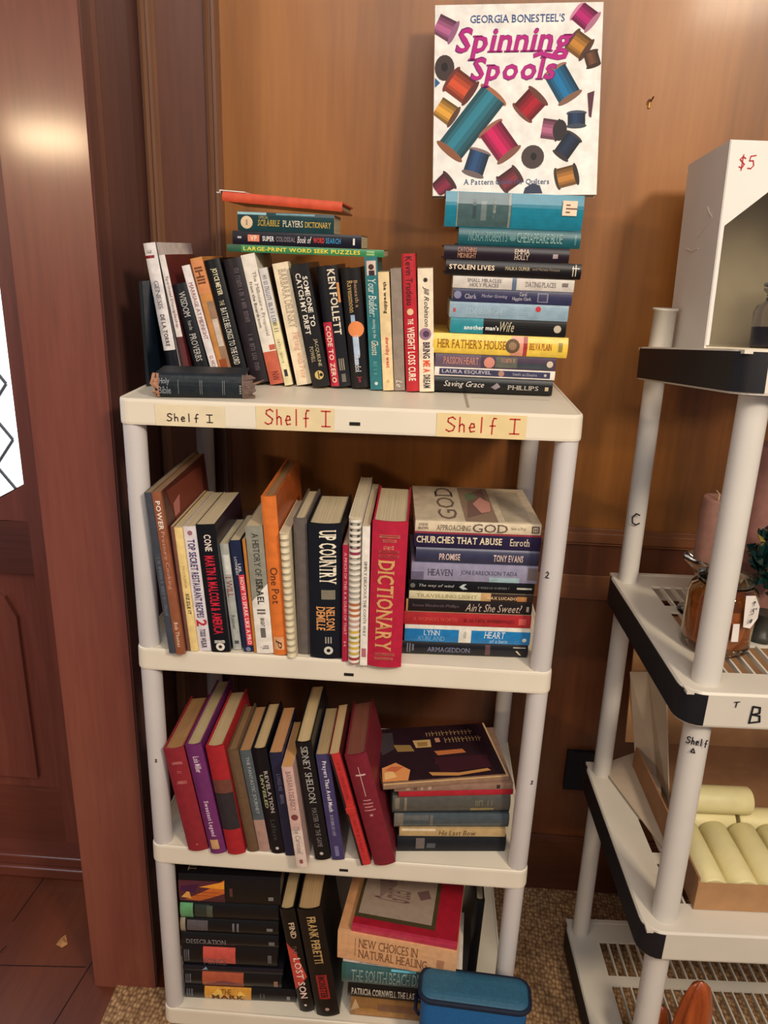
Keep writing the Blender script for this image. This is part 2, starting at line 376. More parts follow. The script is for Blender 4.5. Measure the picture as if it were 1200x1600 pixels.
f = MB(); f.prism([(-.112, .071), (-.104, -.9), (2.0, -.9), (2.0, YW-.002), (-.02, YW-.002), (-.02, .071)], 'z', 0.0002, .006, cm)
tag(f.build('carpet'), 'beige woven carpet with a ribbed pile under the white shelving', 'carpet', kind='structure')

# back wall: honey veneer panels, mahogany edge stile, rails and base
zrb = onY(915, 840, YW).z
f = MB(); f.box(-.11, 2.0, YW, YW+.03, zrb, 2.5, PANEL); f.box(-.11, 2.0, YW, YW+.03, 0, zrb, LOWER_SHADED)
wb = struct(f, 'wall_back')
xa0, xa1 = onY(216, 2, YW).x, onY(241, 2, YW).x; xb0, xb1 = onY(318, 2, YW).x, onY(342, 2, YW).x
f = MB(); f.box(-.11, xb0, YW-.006, YW-.0005, 0, 2.5, STILE); st = struct(f, 'trim_1')
def moulding(x0, x1, name, m, y=YW-.006, z0=0, z1=2.5):
    w = x1-x0; f = MB(); P = [(x0, y), (x0+w*.08, y-.006), (x0+w*.30, y-.009), (x0+w*.42, y-.005), (x0+w*.52, y-.005), (x0+w*.62, y-.011), (x0+w*.82, y-.011), (x0+w*.92, y-.004), (x1, y), (x1, y+.0055), (x0, y+.0055)]
    f.prism(P, 'z', z0, z1, m); return struct(f, name)
moulding(xa0, xa1, 'trim_2', STRIP); moulding(xb0, xb1, 'trim_3', STRIP)
zr0, zr1 = onY(915, 850, YW).z, onY(915, 824, YW).z; zr2 = onY(900, 897, YW).z
f = MB()
for z0, z1, d in ((zr0, zr1, .005), (zr0+.006, zr1-.008, .009)): f.box(xb1, 2.0, YW-d, YW-.0005, z0, z1, RAIL)
f.box(xb1, 2.0, YW-.004, YW-.0005, zr2-.05, zr2, RAIL); struct(f, 'trim_4', .001)
zb1 = onY(905, 1306, YW).z
f = MB(); f.box(xb1, 2.0, YW-.008, YW-.0005, .006, zb1, BASEW); f.box(xb1, 2.0, YW-.011, YW-.0075, zb1-.014, zb1-.004, BASEW); struct(f, 'baseboard_back', .001)

# the deep pilaster beside the doorway: a flat board in front, mouldings stepping back along its right side
PX0, PX1, PY = -.156, -.036, .078
f = MB(); XBD = onY(125, 2, PY).x; f.box(PX0, XBD-.06, PY, YW-.0065, 0, 2.5, MAHOG); f.box(PX0+.003, XBD, PY-.010, PY-.0012, 0.0, 2.5, MAHOG); f.box(XBD-.06, XBD, PY-.0012, PY-.0011, 0, 2.5, MAHOG)
pl = struct(f, 'trim_5', .003, label='reddish mahogany board beside the doorway')
f = MB(); Y0 = PY-.001; XB = xa0-.001; XF = onY(127, 2, PY).x; print('PIL', XF, XB, xa0, xa1, PX1); ST_ = [(0, 0), (.0, -.05), (.09, -.07), (.13, .02), (.20, .04), (.24, .16), (.20, .20), (.30, .24), (.34, .34), (.46, .38), (.50, .50), (.58, .53), (.66, .62), (.74, .64), (.80, .78), (.88, .80), (.94, .92), (1.0, .94), (1.0, 1.0)]
P = [(XF+(XB-XF)*a_, Y0+(YW-.007-Y0)*b_) for a_, b_ in ST_]+[(XF-.0595, YW-.007), (XF-.0595, Y0)]
P[1] = (P[1][0], Y0-.004); P[2] = (P[2][0], Y0-.004)
f.prism(P[::-1], 'z', 0, 2.5, RETURN); struct(f, 'trim_6')

# door in the recess, with a leaded light
DY = .37
xs = onY(118, 1300, DY).x
f = MB()
def D(px, py): return onY(px, py, DY)
gx = D(14, 560).x; gz0 = D(20, 790).z; dz0 = D(60, 1312).z
xl = -1.35
f.box(gx, PX0-.0005, DY-.002, DY+.04, dz0, 2.3, MAHOG)              # right stile
zp1 = D(20, 895).z; zp0 = D(20, 1232).z; px1 = D(62, 1000).x
f.box(xl, gx, DY-.002, DY+.04, zp1, gz0-.03, MAHOGX)                  # lock rail
f.box(xl, gx, DY-.002, DY+.04, dz0, zp0, MAHOGX)                      # bottom rail
f.box(xl, gx, DY-.002, DY+.04, 2.05, 2.3, MAHOGX); f.box(xl, xl+.1, DY-.002, DY+.04, dz0, 2.3, MAHOG)
# ogee foot of the glass opening
og = [(gx, gz0-.03), (xl, gz0-.03), (xl, gz0-.03)]+[(gx-.20+.20*k/10, gz0-.075*(1-k/10)**1.6*(.4+.6*(1-k/10))+.045*(k/10)**3) for k in range(11)]
f.prism([(a, b_) for a, b_ in og if True][2:]+[(gx, gz0-.03)], 'y', DY-.002, DY+.03, MAHOG)
# raised lower panel with an arched shoulder
f.box(xl, gx, DY+.012, DY+.03, zp0, zp1, MAHOG)
f.prism([(xl, zp0+.03), (gx-.05, zp0+.03), (gx-.05, zp1-.10), (gx-.07, zp1-.055), (gx-.12, zp1-.035), (gx-.2, zp1-.03), (xl, zp1-.03)], 'y', DY+.002, DY+.012, MAHOG)
dr = struct(f, 'door_1')
gm = bpy.data.materials.new('daylit_glass'); gm.use_nodes = True; gb = gm.node_tree.nodes['Principled BSDF']; gb.inputs['Base Color'].default_value = (.8, .88, .95, 1); gb.inputs['Emission Color'].default_value = (.80, .93, 1.0, 1); gb.inputs['Emission Strength'].default_value = 2.6; gb.inputs['Roughness'].default_value = .15
f = MB(); f.box(xl, gx, DY+.018, DY+.022, gz0-.09, 2.05, gm); o = struct(f, 'glass_pane', parent=dr, label='bright frosted leaded door glass')
f = MB(); lm = mat((96, 98, 104), .5, 0)
for k in range(-14, 16):
    for sgn in (1, -1):
        x0, z0 = gx-.02, gz0+.02+k*.105; x1 = xl; z1 = z0+sgn*(gx-.02-xl)*1.35
        pts = []
        for q in range(41):
            x = x0+(x1-x0)*q/40; z = z0+(z1-z0)*q/40
            if gz0-.08 < z < 2.05: pts.append((x, DY+.0165, z))
        if len(pts) > 1: f.tube([pts[0], pts[-1]], .0032, lm, 6)
f.build('lead_lattice', dr)
f = MB(); f.box(xl, PX0-.0005, DY-.05, DY+.06, 0.0002, dz0, MAHOGX); f.box(xl, PX0-.0005, DY-.062, DY-.05, 0.0002, dz0*.55, MAHOGX); struct(f, 'trim_7', .003)
f = MB(); f.box(xl-.25, xl, DY-.002, DY+.03, 0, 2.5, MAHOG); f.box(xl, PX0, DY-.002, DY+.03, 2.3, 2.5, MAHOGX); struct(f, 'wall_left')

# black socket plate, bent nail, wood chip
a, b_ = onY(887, 1172, YW-.008), onY(922, 1234, YW-.008)
o = thing('electrical_outlet', 'black electrical outlet plate low on the panelled wall between the two shelving units', 'outlet', loc=(a.x, YW-.002, b_.z))
f = MB(); f.box(0, b_.x-a.x, -.011, 0, 0, a.z-b_.z, mat((22, 22, 30), .35, 0)); f.build('cover_plate', o, bevel=.002)
for z in (.3, .7):
    for x in (.4, .6):
        f = MB(); f.box(-.001, .001, -.0114, -.0109, -.005, .005, mat((5, 5, 5), .6, 0)); f.build('socket_slot', o, loc=((b_.x-a.x)*x, 0, (a.z-b_.z)*z))
p = onY(1015, 158, YW)
f = MB(); f.tube([(0, .006, 0), (0, -.010, -.001), (.002, -.014, .004)], .0013, mat((150, 110, 60), .35, 0, metal=.8)); f.lathe([(.003, 0), (.003, .001)], mat((60, 34, 20), .5, 0), n=10, M=Matrix.Rotation(math.pi/2, 4, 'X')); f.tube([(0, -.001, 0), (0, -.001, -.010)], .0022, mat((210, 160, 90), .4, 0, metal=.5))
tag(f.build('nail', loc=p), 'small bent brass nail in the wood wall right of the thread spool book', 'nail')
p = onZ(98, 1473, 0)
f = MB(); cm2 = mat((170, 118, 70), .8, .3, 120); f.mesh([(-.011, -.006, .001), (.004, -.012, .0008), (.012, -.004, .002), (.006, .006, .001), (-.001, .016, .004), (-.006, .004, .006), (0, -.001, .008)], [(0, 1, 6), (1, 2, 6), (2, 3, 6), (3, 4, 6), (4, 5, 6), (5, 0, 6), (5, 4, 3, 2, 1, 0)], cm2)
tag(f.build('wood_chip', loc=p), 'tan flake of dried leaf lying on the dark wood floor', 'debris')

# ------------------------------------------------------------------ white plastic shelving unit
unit = thing('shelving_unit', 'white four tier plastic shelving unit full of books against the panelled wall', 'shelf', loc=(0, 0, 0))
def rrect(x0, x1, y0, y1, rad, n=6):
    P = []
    for cx, cy, a0 in ((x1-rad, y1-rad, 0), (x0+rad, y1-rad, 90), (x0+rad, y0+rad, 180), (x1-rad, y0+rad, 270)):
        for k in range(n+1): a = math.radians(a0+90*k/n); P.append((cx+rad*math.cos(a), cy+rad*math.sin(a)))
    return P
def ring_board(z, x0, x1, y0, y1, lip, m, rad=.016):
    """moulded shelf: skirt all round with a narrow raised rim, flat deck a hair lower, open below"""
    mb = MB(); L = [(.0005, -lip, .8), (0, -lip+.003, 1), (.0006, -.004, 1), (.0012, -.001, 1), (.0025, .0, 1), (.0045, 0.0, 1), (.006, -.0012, 1)]
    rings = []
    for ins, dz, _ in L: rings.append([(x, y, z+dz) for x, y in rrect(x0+ins, x1-ins, y0+ins, y1-ins, max(rad-ins, .004))])
    vs = [p for r_ in rings for p in r_]; n = len(rings[0])
    mb.mesh(vs, [(j*n+k, j*n+(k+1) % n, (j+1)*n+(k+1) % n, (j+1)*n+k) for j in range(len(rings)-1) for k in range(n)], m)
    mb.face(rings[-1], m)
    inn = [(x, y, z-lip) for x, y in rrect(x0+.003, x1-.003, y0+.003, y1-.003, rad-.003)]; up = [(x, y, z-.006) for x, y, _ in inn]
    mb.mesh(rings[0]+inn, [(k, k+n, (k+1) % n+n, (k+1) % n) for k in range(n)], m); mb.mesh(inn+up, [(k, k+n, (k+1) % n+n, (k+1) % n) for k in range(n)], m); mb.face(up[::-1], m)
    return mb
for k in range(4):
    mb = ring_board(0, 0, SW, 0, SD, LIP, PLAST)
    if k == 0:       # seams moulded into the deck
        sg = mat((176, 160, 140), .5, 0)
        for x in (.46,): mb.box(x, x+.004, .03, SD-.01, -.0011, -.0009, sg)
        mb.box(.47, SW-.03, .105, .107, -.0011, -.0009, sg)
    sb = mb.build('shelf_board', unit, loc=(0, 0, TZ[k]))
    if k == 0: sb.matrix_local = Matrix.Translation((0, 0, TZ[0]-.0015)) @ Matrix.Rotation(-math.atan(.006/.61), 4, 'Y')
    xm = onY([554, 545, 537, 531][k], [665, 1055, 1359, 1596][k], -.001); f = MB(); f.box(-.007, .007, -.0006, .0004, -.0022, .0022, mat((30, 26, 24), .6, 0)); so = f.build('lip_slot', sb); so.matrix_local = Matrix.Translation((xm.x, 0, -.022))
E_ = .0172; PR = .0153
for i in range(3):
    for sx in (0, 1):
        for sy in (0, 1):
            f = MB(); x = E_ if sx == 0 else SW-E_; y = E_ if sy == 0 else SD-E_
            zt = tz(i, x)-LIP+.006; zb = TZ[i+1]-.001
            f.lathe([(PR*.96, 0), (PR, .004), (PR, zt-zb)], POST, n=28); po = f.build('post', unit, loc=(x, y, zb))
def post_mark(s, px, py, hgt, x, y, R, m=INKBLK, cw=None, lw=.0013, name='marker_writing'):
    d = ray(px, py); A = CAM-Vector((x, y, 0)); a = d.x*d.x+d.y*d.y; b2 = A.x*d.x+A.y*d.y; q = A.x*A.x+A.y*A.y-R*R; dis = b2*b2-a*q
    tt = (-b2-math.sqrt(max(dis, 0)))/a; p = CAM+d*tt; N = Vector((p.x-x, p.y-y, 0)).normalized(); U = Vector((0, 0, 1)).cross(N)
    f = MB(); cw = cw or hgt*.8; L_ = len(s)
    hand(f, s, p-U*(cw*L_*.4)-Vector((0, 0, hgt/2))+N*.0006, U, Vector((0, 0, 1)), cw, hgt, lw, m)
    return f.build(name, unit)
post_mark('2', 856, 898, .009, SW-E_, E_, PR); post_mark('2', 831, 1222, .006, SW-E_, E_, PR); post_mark('2', 244, 1188, .005, E_, E_, PR); post_mark('N', 199, 758, .006, E_, E_, PR)
post_mark('I', 780, 1527, .005, SW-E_, E_, PR)
# masking tape labels on the top lip
tb = [o_ for o_ in unit.children if o_.name == 'shelf_board'][0]
def tape(px0, px1, py, z0, z1, color, s, sx0, cw, h, inkm, lw, small):
    a, b_ = onY(px0, py, 0).x, onY(px1, py+(px1-px0)*.037, 0).x
    f = MB(); f.box(0, b_-a, -.0004, 0, z0, z1, mat(color, .5, .08, 30)); o_ = f.build('tape_label', tb)
    o_.matrix_local = Matrix.Translation((a, -.0003, 0)); sx = onY(sx0, py, 0).x-a
    f = MB(); hand(f, s, (sx, -.0006, z0+(z1-z0)*.24), (1, 0, 0), (0, 0, 1), cw, h, lw, inkm, small); f.build('handwriting', o_)
tape(243, 352, 655, -.0342, -.006, (234, 218, 184), 'Shelf I', 261, .0098, .010, ink((46, 30, 40)), .0013, .9)
tape(400, 522, 655, -.0342, -.003, (232, 212, 168), 'Shelf I', 414, .0150, .020, INKRED, .0016, .78)
tape(682, 822, 664, -.0342, -.003, (234, 210, 156), 'Shelf I', 697, .0162, .019, INKRED, .0016, .80)
# ------------------------------------------------------------------ upright rows
def row(tier, specs, group, Y=None):
    """specs: (TL, TR, BL, BR, options) in photograph pixels of the spine; solved to size, lean and place on the shelf"""
    L = []
    for TL, TR, BL, BR, o in specs:
        bm = ((BL[0]+BR[0])/2, (BL[1]+BR[1])/2)
        z = tz(tier, .3); P = onZ(*bm, z); z = tz(tier, P.x); P = onZ(*bm, z); y = o.pop('Y', None); y = P.y if y is None else y
        bl, br, tl, tr = onY(*BL, y), onY(*BR, y), onY(*TL, y), onY(*TR, y)
        tl_, tr_ = tl, tr
        th = math.atan((bl.x-tl.x)/(tl.z-bl.z)); th2 = math.atan((br.x-tr.x)/(tr.z-br.z)); a = (th+th2)/2
        ln = ((tl.z+tr.z)/2-z)/math.cos(a)
        w = ((br.x-bl.x)+(tr.x-tl.x))/2*math.cos(a)
        xc = (bl.x+br.x)/2+((bl.z+br.z)/2-z)*math.tan(a)
        L.append(dict(x=xc-w/2/math.cos(a), w=w, a=a, ln=ln, y=y, z=z, o=o))
    for _ in range(60):
        mv = 0
        for i in range(len(L)-1):
            A, B = L[i], L[i+1]
            for h in (0, min(A['ln']*math.cos(A['a']), B['ln']*math.cos(B['a']))):
                xr = A['x']+A['w']/math.cos(A['a'])-math.tan(A['a'])*h; xl = B['x']-math.tan(B['a'])*h; g = xl-xr-.0003
                if g < -1e-5:
                    mv += -g
                    if A['w'] > .006 and _ < 25: A['w'] += g*.22
                    if B['w'] > .006 and _ < 25: B['w'] += g*.22; B['x'] -= g*.22
                    B['x'] -= g*.28; A['x'] += g*.28 if i > 0 else 0
        if mv < 1e-5: break
    for b in L[:1]:
        if tier: print('FIRST', tier, b['x']-b['ln']*math.sin(b['a'])); b['a'] = min(b['a'], math.asin((b['x']-.0338)/b['ln']))
    if tier == 1: L[1]['a'] = min(L[1]['a'], L[0]['a']); L[1]['x'] = max(L[1]['x'], L[0]['x']+L[0]['w']/math.cos(L[0]['a'])+.0004)
    for b in L:
        o = b['o']; a, th, ln = b['a'], b['w'], b['ln']
        lift = max(0, -th*math.sin(a))+.0003
        M = Matrix.Translation((b['x'], b['y'], b['z']+lift)) @ Matrix.Rotation(math.pi/2-a, 4, 'Y') if a >= 0 else Matrix.Translation((b['x']-0*th, b['y'], b['z']+lift)) @ Matrix.Rotation(math.pi/2-a, 4, 'Y')
        dp = o.pop('depth', None) or min(.235, ln*(.67 if o.get('kind') == 'h' else .63)); dp = min(dp, SD-.01-b['y'])
        fn = o.pop('fn', book); lab = o.pop('label'); sp = o.pop('spine')
        print('ROW', tier, 'x%.3f th%.1fmm len%.0fmm y%.3f lean%.1f' % (b['x'], th*1000, ln*1000, b['y'], math.degrees(a)), lab[:40])
        if fn is spiral: spiral(M, ln, th, dp, sp, o['comb'], lab, 'spiral_bound_book', group, -ln, o.get('items', ()), o.get('front'), o.get('loops', 18), o.get('loopw', .62))
        else: book(M, ln, th, dp, sp, lab, group=group, x0=-ln, **o)
    return L
WHT = (232, 226, 218); CRM = (236, 222, 190); NVY = (28, 32, 48); BLK = (26, 25, 28); GLD = (206, 176, 112); SIL = (196, 192, 188)
def strip_extra(name, a, b, e, g, col, d0=None, over=.0012, label=None):
    """a loose wrap or sticker lying on the spine as a piece of its own"""
    def fx(o, ln, th, dp, sh, f):
        mb = MB(); K = 6; m = mat(col, .5, .08, 90)
        for k in range(K):
            u0 = e+(g-e)*k/K; u1 = e+(g-e)*(k+1)/K; mb.face([(a*ln, f(u0)-over, u0*th), (b*ln, f(u0)-over, u0*th), (b*ln, f(u1)-over, u1*th), (a*ln, f(u1)-over, u1*th)], m)
        q = mb.build(name, o, M=sh)
        if label: q['label'] = label
    return fx
G1 = 'upright books on the top shelf'
row(0, [
 ((217, 440), (224, 440), (228, 606), (237, 606), dict(label='thin navy book at the left end of the top shelf, under the leaning white-jacketed book', spine=(20, 34, 48), front=(18, 30, 44), Y=.095, depth=.17)),
 ((214, 382), (240, 380), (257, 604), (283, 604), dict(label='tall navy hardcover in a white half jacket with a thin red band, leaning left', kind='h', spine=(24, 32, 48), front=(222, 214, 214), Y=.125, depth=.17, items=[r(0, .76, 0, 1, (226, 220, 220)), r(.085, .105, 0, .75, (130, 30, 40)), t('GENESIS', .26, .46, .3, .68, (120, 112, 116), 0, 1), t('DE LA TORRE', .50, .73, .3, .66, (70, 62, 70), 1), t('ST EP', .05, .07, .2, .6, (90, 90, 90))])),
 ((245, 400), (256, 399), (287, 598), (301, 598), dict(label='maroon book with a white spine label, just right of the white-jacketed book', spine=(92, 40, 44), front=(98, 34, 36), items=[r(0, .63, 0, 1, (228, 220, 216)), t('Spiritual Discipleship', .16, .56, .25, .8, (120, 60, 66), 0, 1)], depth=.14, Y=.13)),
 ((268, 447), (290, 445), (306, 592), (330, 592), dict(label='short dark slate book with pale serif capitals, among the left books on the top shelf', kind='h', spine=(38, 44, 56), items=[t('WISDOM', .08, .33, .3, .75, (200, 196, 190), 0, 1), t('from the', .37, .46, .4, .7, (180, 176, 170)), t('PROVERBS', .50, .78, .28, .75, (196, 192, 186), 0, 1)], Y=.132)),
 ((283, 417), (296, 416), (331, 586), (344, 586), dict(label='slim white paperback with thin red lettering, leaning left on the top shelf', spine=(232, 224, 224), items=[t('MARRIAGE AT MIDNIGHT', .14, .62, .3, .78, (150, 90, 90), 0, 1), t("O. HOWARD", .76, .96, .3, .75, (150, 80, 84), 0, 1)], Y=.134)),
 ((298, 406), (318, 405), (346, 588), (366, 588), dict(label='tan and orange paperback with a photo strip down its spine on the top shelf', spine=(206, 140, 74), items=[r(.02, .28, 0, 1, (214, 138, 86)), t('IHII', .07, .20, .15, .8, (110, 66, 40), 1), r(.34, .92, .45, 1, (150, 120, 96)), r(.48, .70, .5, .95, (206, 190, 176)), r(.80, .97, .2, .8, (150, 74, 40))], Y=.132)),
 ((317, 410), (345, 407), (364, 588), (389, 588), dict(label='black round-backed hardcover with small gold and white capitals running down the spine', kind='h', spine=(26, 28, 36), items=[t('JOYCE MEYER', .07, .28, .3, .72, (226, 216, 180), 1), t('THE', .32, .36, .35, .65, (200, 190, 160)), t('BATTLE BELONGS TO THE LORD', .38, .84, .3, .7, (226, 222, 206), 0, 1), r(.89, .97, .35, .65, (110, 110, 110))], Y=.132)),
 ((345, 410), (376, 404), (390, 600), (419, 602), dict(Y=.136, label='broad dull plum-grey hardcover with a faint worn title on the top shelf', kind='h', spine=(62, 51, 60), items=[s(.08, .50, .5, .75, (104, 90, 98)), s(.6, .9, .45, .7, (104, 92, 100))])),
 ((375, 401), (397, 399), (421, 603), (444, 602), dict(label='white paperback with a red-orange lower spine on the top shelf', spine=(234, 226, 214), items=[r(.74, 1, 0, 1, (198, 98, 74)), t('The Millionaire Proposal', .13, .62, .5, .8, (146, 132, 120), 0, 1), t('from the Boardroom', .2, .55, .18, .4, (70, 64, 64)), r(.69, .73, .55, .98, (198, 98, 74)), t('NW', .90, .97, .3, .8, (110, 40, 40), 0)])),
 ((404, 421), (417, 420), (445, 604), (458, 603), dict(label='narrow white and straw-coloured paperback with a dark front cover on the top shelf', spine=(236, 224, 176), front=(60, 44, 44), items=[r(0, .45, 0, 1, (214, 210, 208)), s(.06, .55, .25, .75, (70, 70, 80)), s(.6, .8, .3, .6, (120, 110, 90)), r(.86, .92, .3, .7, (50, 50, 60))])),
 ((424, 415), (451, 412), (465, 604), (487, 603), dict(label='cream paperback with a peach serif author line, left of the dark two-line paperback', spine=(238, 220, 190), items=[t('BARBARA DELINSKY', .05, .52, .3, .78, (176, 160, 140), 0, 1), t("Flirting with Pete", .56, .94, .3, .8, (228, 170, 140), 0, 1)])),
 ((455, 417), (481, 414), (488, 607), (517, 607), dict(label='dark grey paperback with two lines of white capitals on the top shelf', spine=(44, 42, 46), items=[t('SOMEONE TO', .10, .50, .54, .82, (228, 220, 206), 1, 1), t('CATCH MY DRIFT', .07, .56, .16, .46, (228, 220, 206), 1, 1), t('JACQUELINE', .60, .83, .52, .76, (190, 176, 140), 0, 1), t('POWELL', .66, .79, .22, .44, (190, 176, 140), 0, 1), c(.90, .5, .26, (206, 178, 110)), c(.90, .62, .10, BLK), r(.87, .93, .44, .5, BLK)])),
 ((493, 420), (527, 416), (518, 608), (548, 606), dict(label='navy thriller with a crimson box of white capitals on its lower spine', kind='h', spine=(34, 36, 48), items=[t('KEN FOLLETT', .03, .56, .50, .86, (220, 206, 184), 1), r(.45, .99, .0, .42, (196, 40, 66)), t('CODE TO ZERO', .48, .96, .09, .34, (244, 220, 196), 1), r(.14, .30, .88, .99, (206, 136, 72)), r(.76, .86, .55, .60, (150, 140, 120)), r(.76, .86, .65, .70, (150, 140, 120)), r(.76, .86, .75, .80, (150, 140, 120)), r(.89, .96, .6, .8, (110, 104, 96))])),
 ((532, 422), (562, 420), (549, 607), (579, 609), dict(label='black novel with an orange moon and pale blue streak on its spine', kind='h', spine=(34, 30, 34), items=[t('Beneath a', .10, .32, .62, .80, (180, 140, 100), 0, 1), t('Ravensmoon', .10, .36, .28, .56, (196, 164, 104), 0, 1), r(.38, .80, .30, .52, (150, 176, 206)), r(.55, .72, .34, .62, (180, 200, 222)), c(.50, .52, .42, (230, 140, 84)), t('Randol', .72, .86, .3, .6, (220, 220, 226), 0, 1), t('Jon', .90, .95, .35, .6, (190, 70, 90))])),
 ((569, 402), (589, 402), (579, 610), (598, 610), dict(label='teal paperback with a tiny portrait photo at the head of its spine', spine=(36, 112, 120), items=[r(.03, .135, .15, .88, (214, 190, 180)), c(.075, .5, .22, (70, 44, 40)), r(.1, .135, .3, .75, (50, 40, 48)), t('Your Builder:', .16, .44, .2, .8, (214, 226, 220), 0, 1, .25), t('moving to the', .46, .60, .35, .7, (200, 216, 212)), t('Ghosts', .62, .73, .25, .8, (226, 222, 200), 0, 1, .25), s(.78, .88, .35, .62, (120, 170, 172)), c(.95, .5, .14, (190, 214, 214))])),
 ((590, 426), (608, 426), (599, 611), (615, 611), dict(label='narrow cream paperback with black lowercase title and red author name', spine=(232, 206, 158), items=[t('the wedding', .08, .34, .35, .75, (50, 36, 32), 1), t('dorothy west', .54, .80, .32, .75, (200, 56, 50), 1), c(.92, .5, .16, (206, 180, 132))])),
 ((610, 421), (627, 420), (616, 611), (633, 611), dict(label='plain glossy grey book standing left of the tall red one', spine=(146, 132, 120), items=[t('Le', .91, .97, .2, .75, (226, 220, 206), 0, 0, .4), s(.3, .75, .42, .58, (170, 156, 144))], rough=.22)),
 ((627, 398), (649, 397), (635, 613), (655, 612), dict(label='tall bright red book with white capitals on the top shelf', kind='h', spine=(184, 26, 40), items=[t('Kevin Trudeau', .02, .36, .25, .75, (60, 24, 30), 0), c(.41, .5, .24, (226, 190, 150)), t('THE', .46, .50, .3, .7, (250, 226, 206), 1), t('WEIGHT LOSS CURE', .52, .92, .22, .78, (250, 226, 206), 1)])),
 ((652, 421), (677, 420), (656, 613), (678, 613), dict(label='cream paperback with mixed black and red capitals beside the horizontal stack', spine=(238, 222, 196), items=[c(.09, .5, .14, (50, 44, 44)), t('Jill Robinson', .14, .46, .3, .72, (60, 54, 54), 0, 0, .35), c(.52, .45, .40, (150, 116, 140)), c(.52, .5, .22, (84, 58, 84)), t('BRING', .585, .72, .28, .74, (60, 40, 70), 1, 1), t('ME A', .735, .84, .28, .74, (220, 84, 50), 1, 1), t('DREAM', .855, .97, .28, .74, (50, 60, 70), 1, 1)])),
], G1)
G2 = 'upright books on the second shelf'
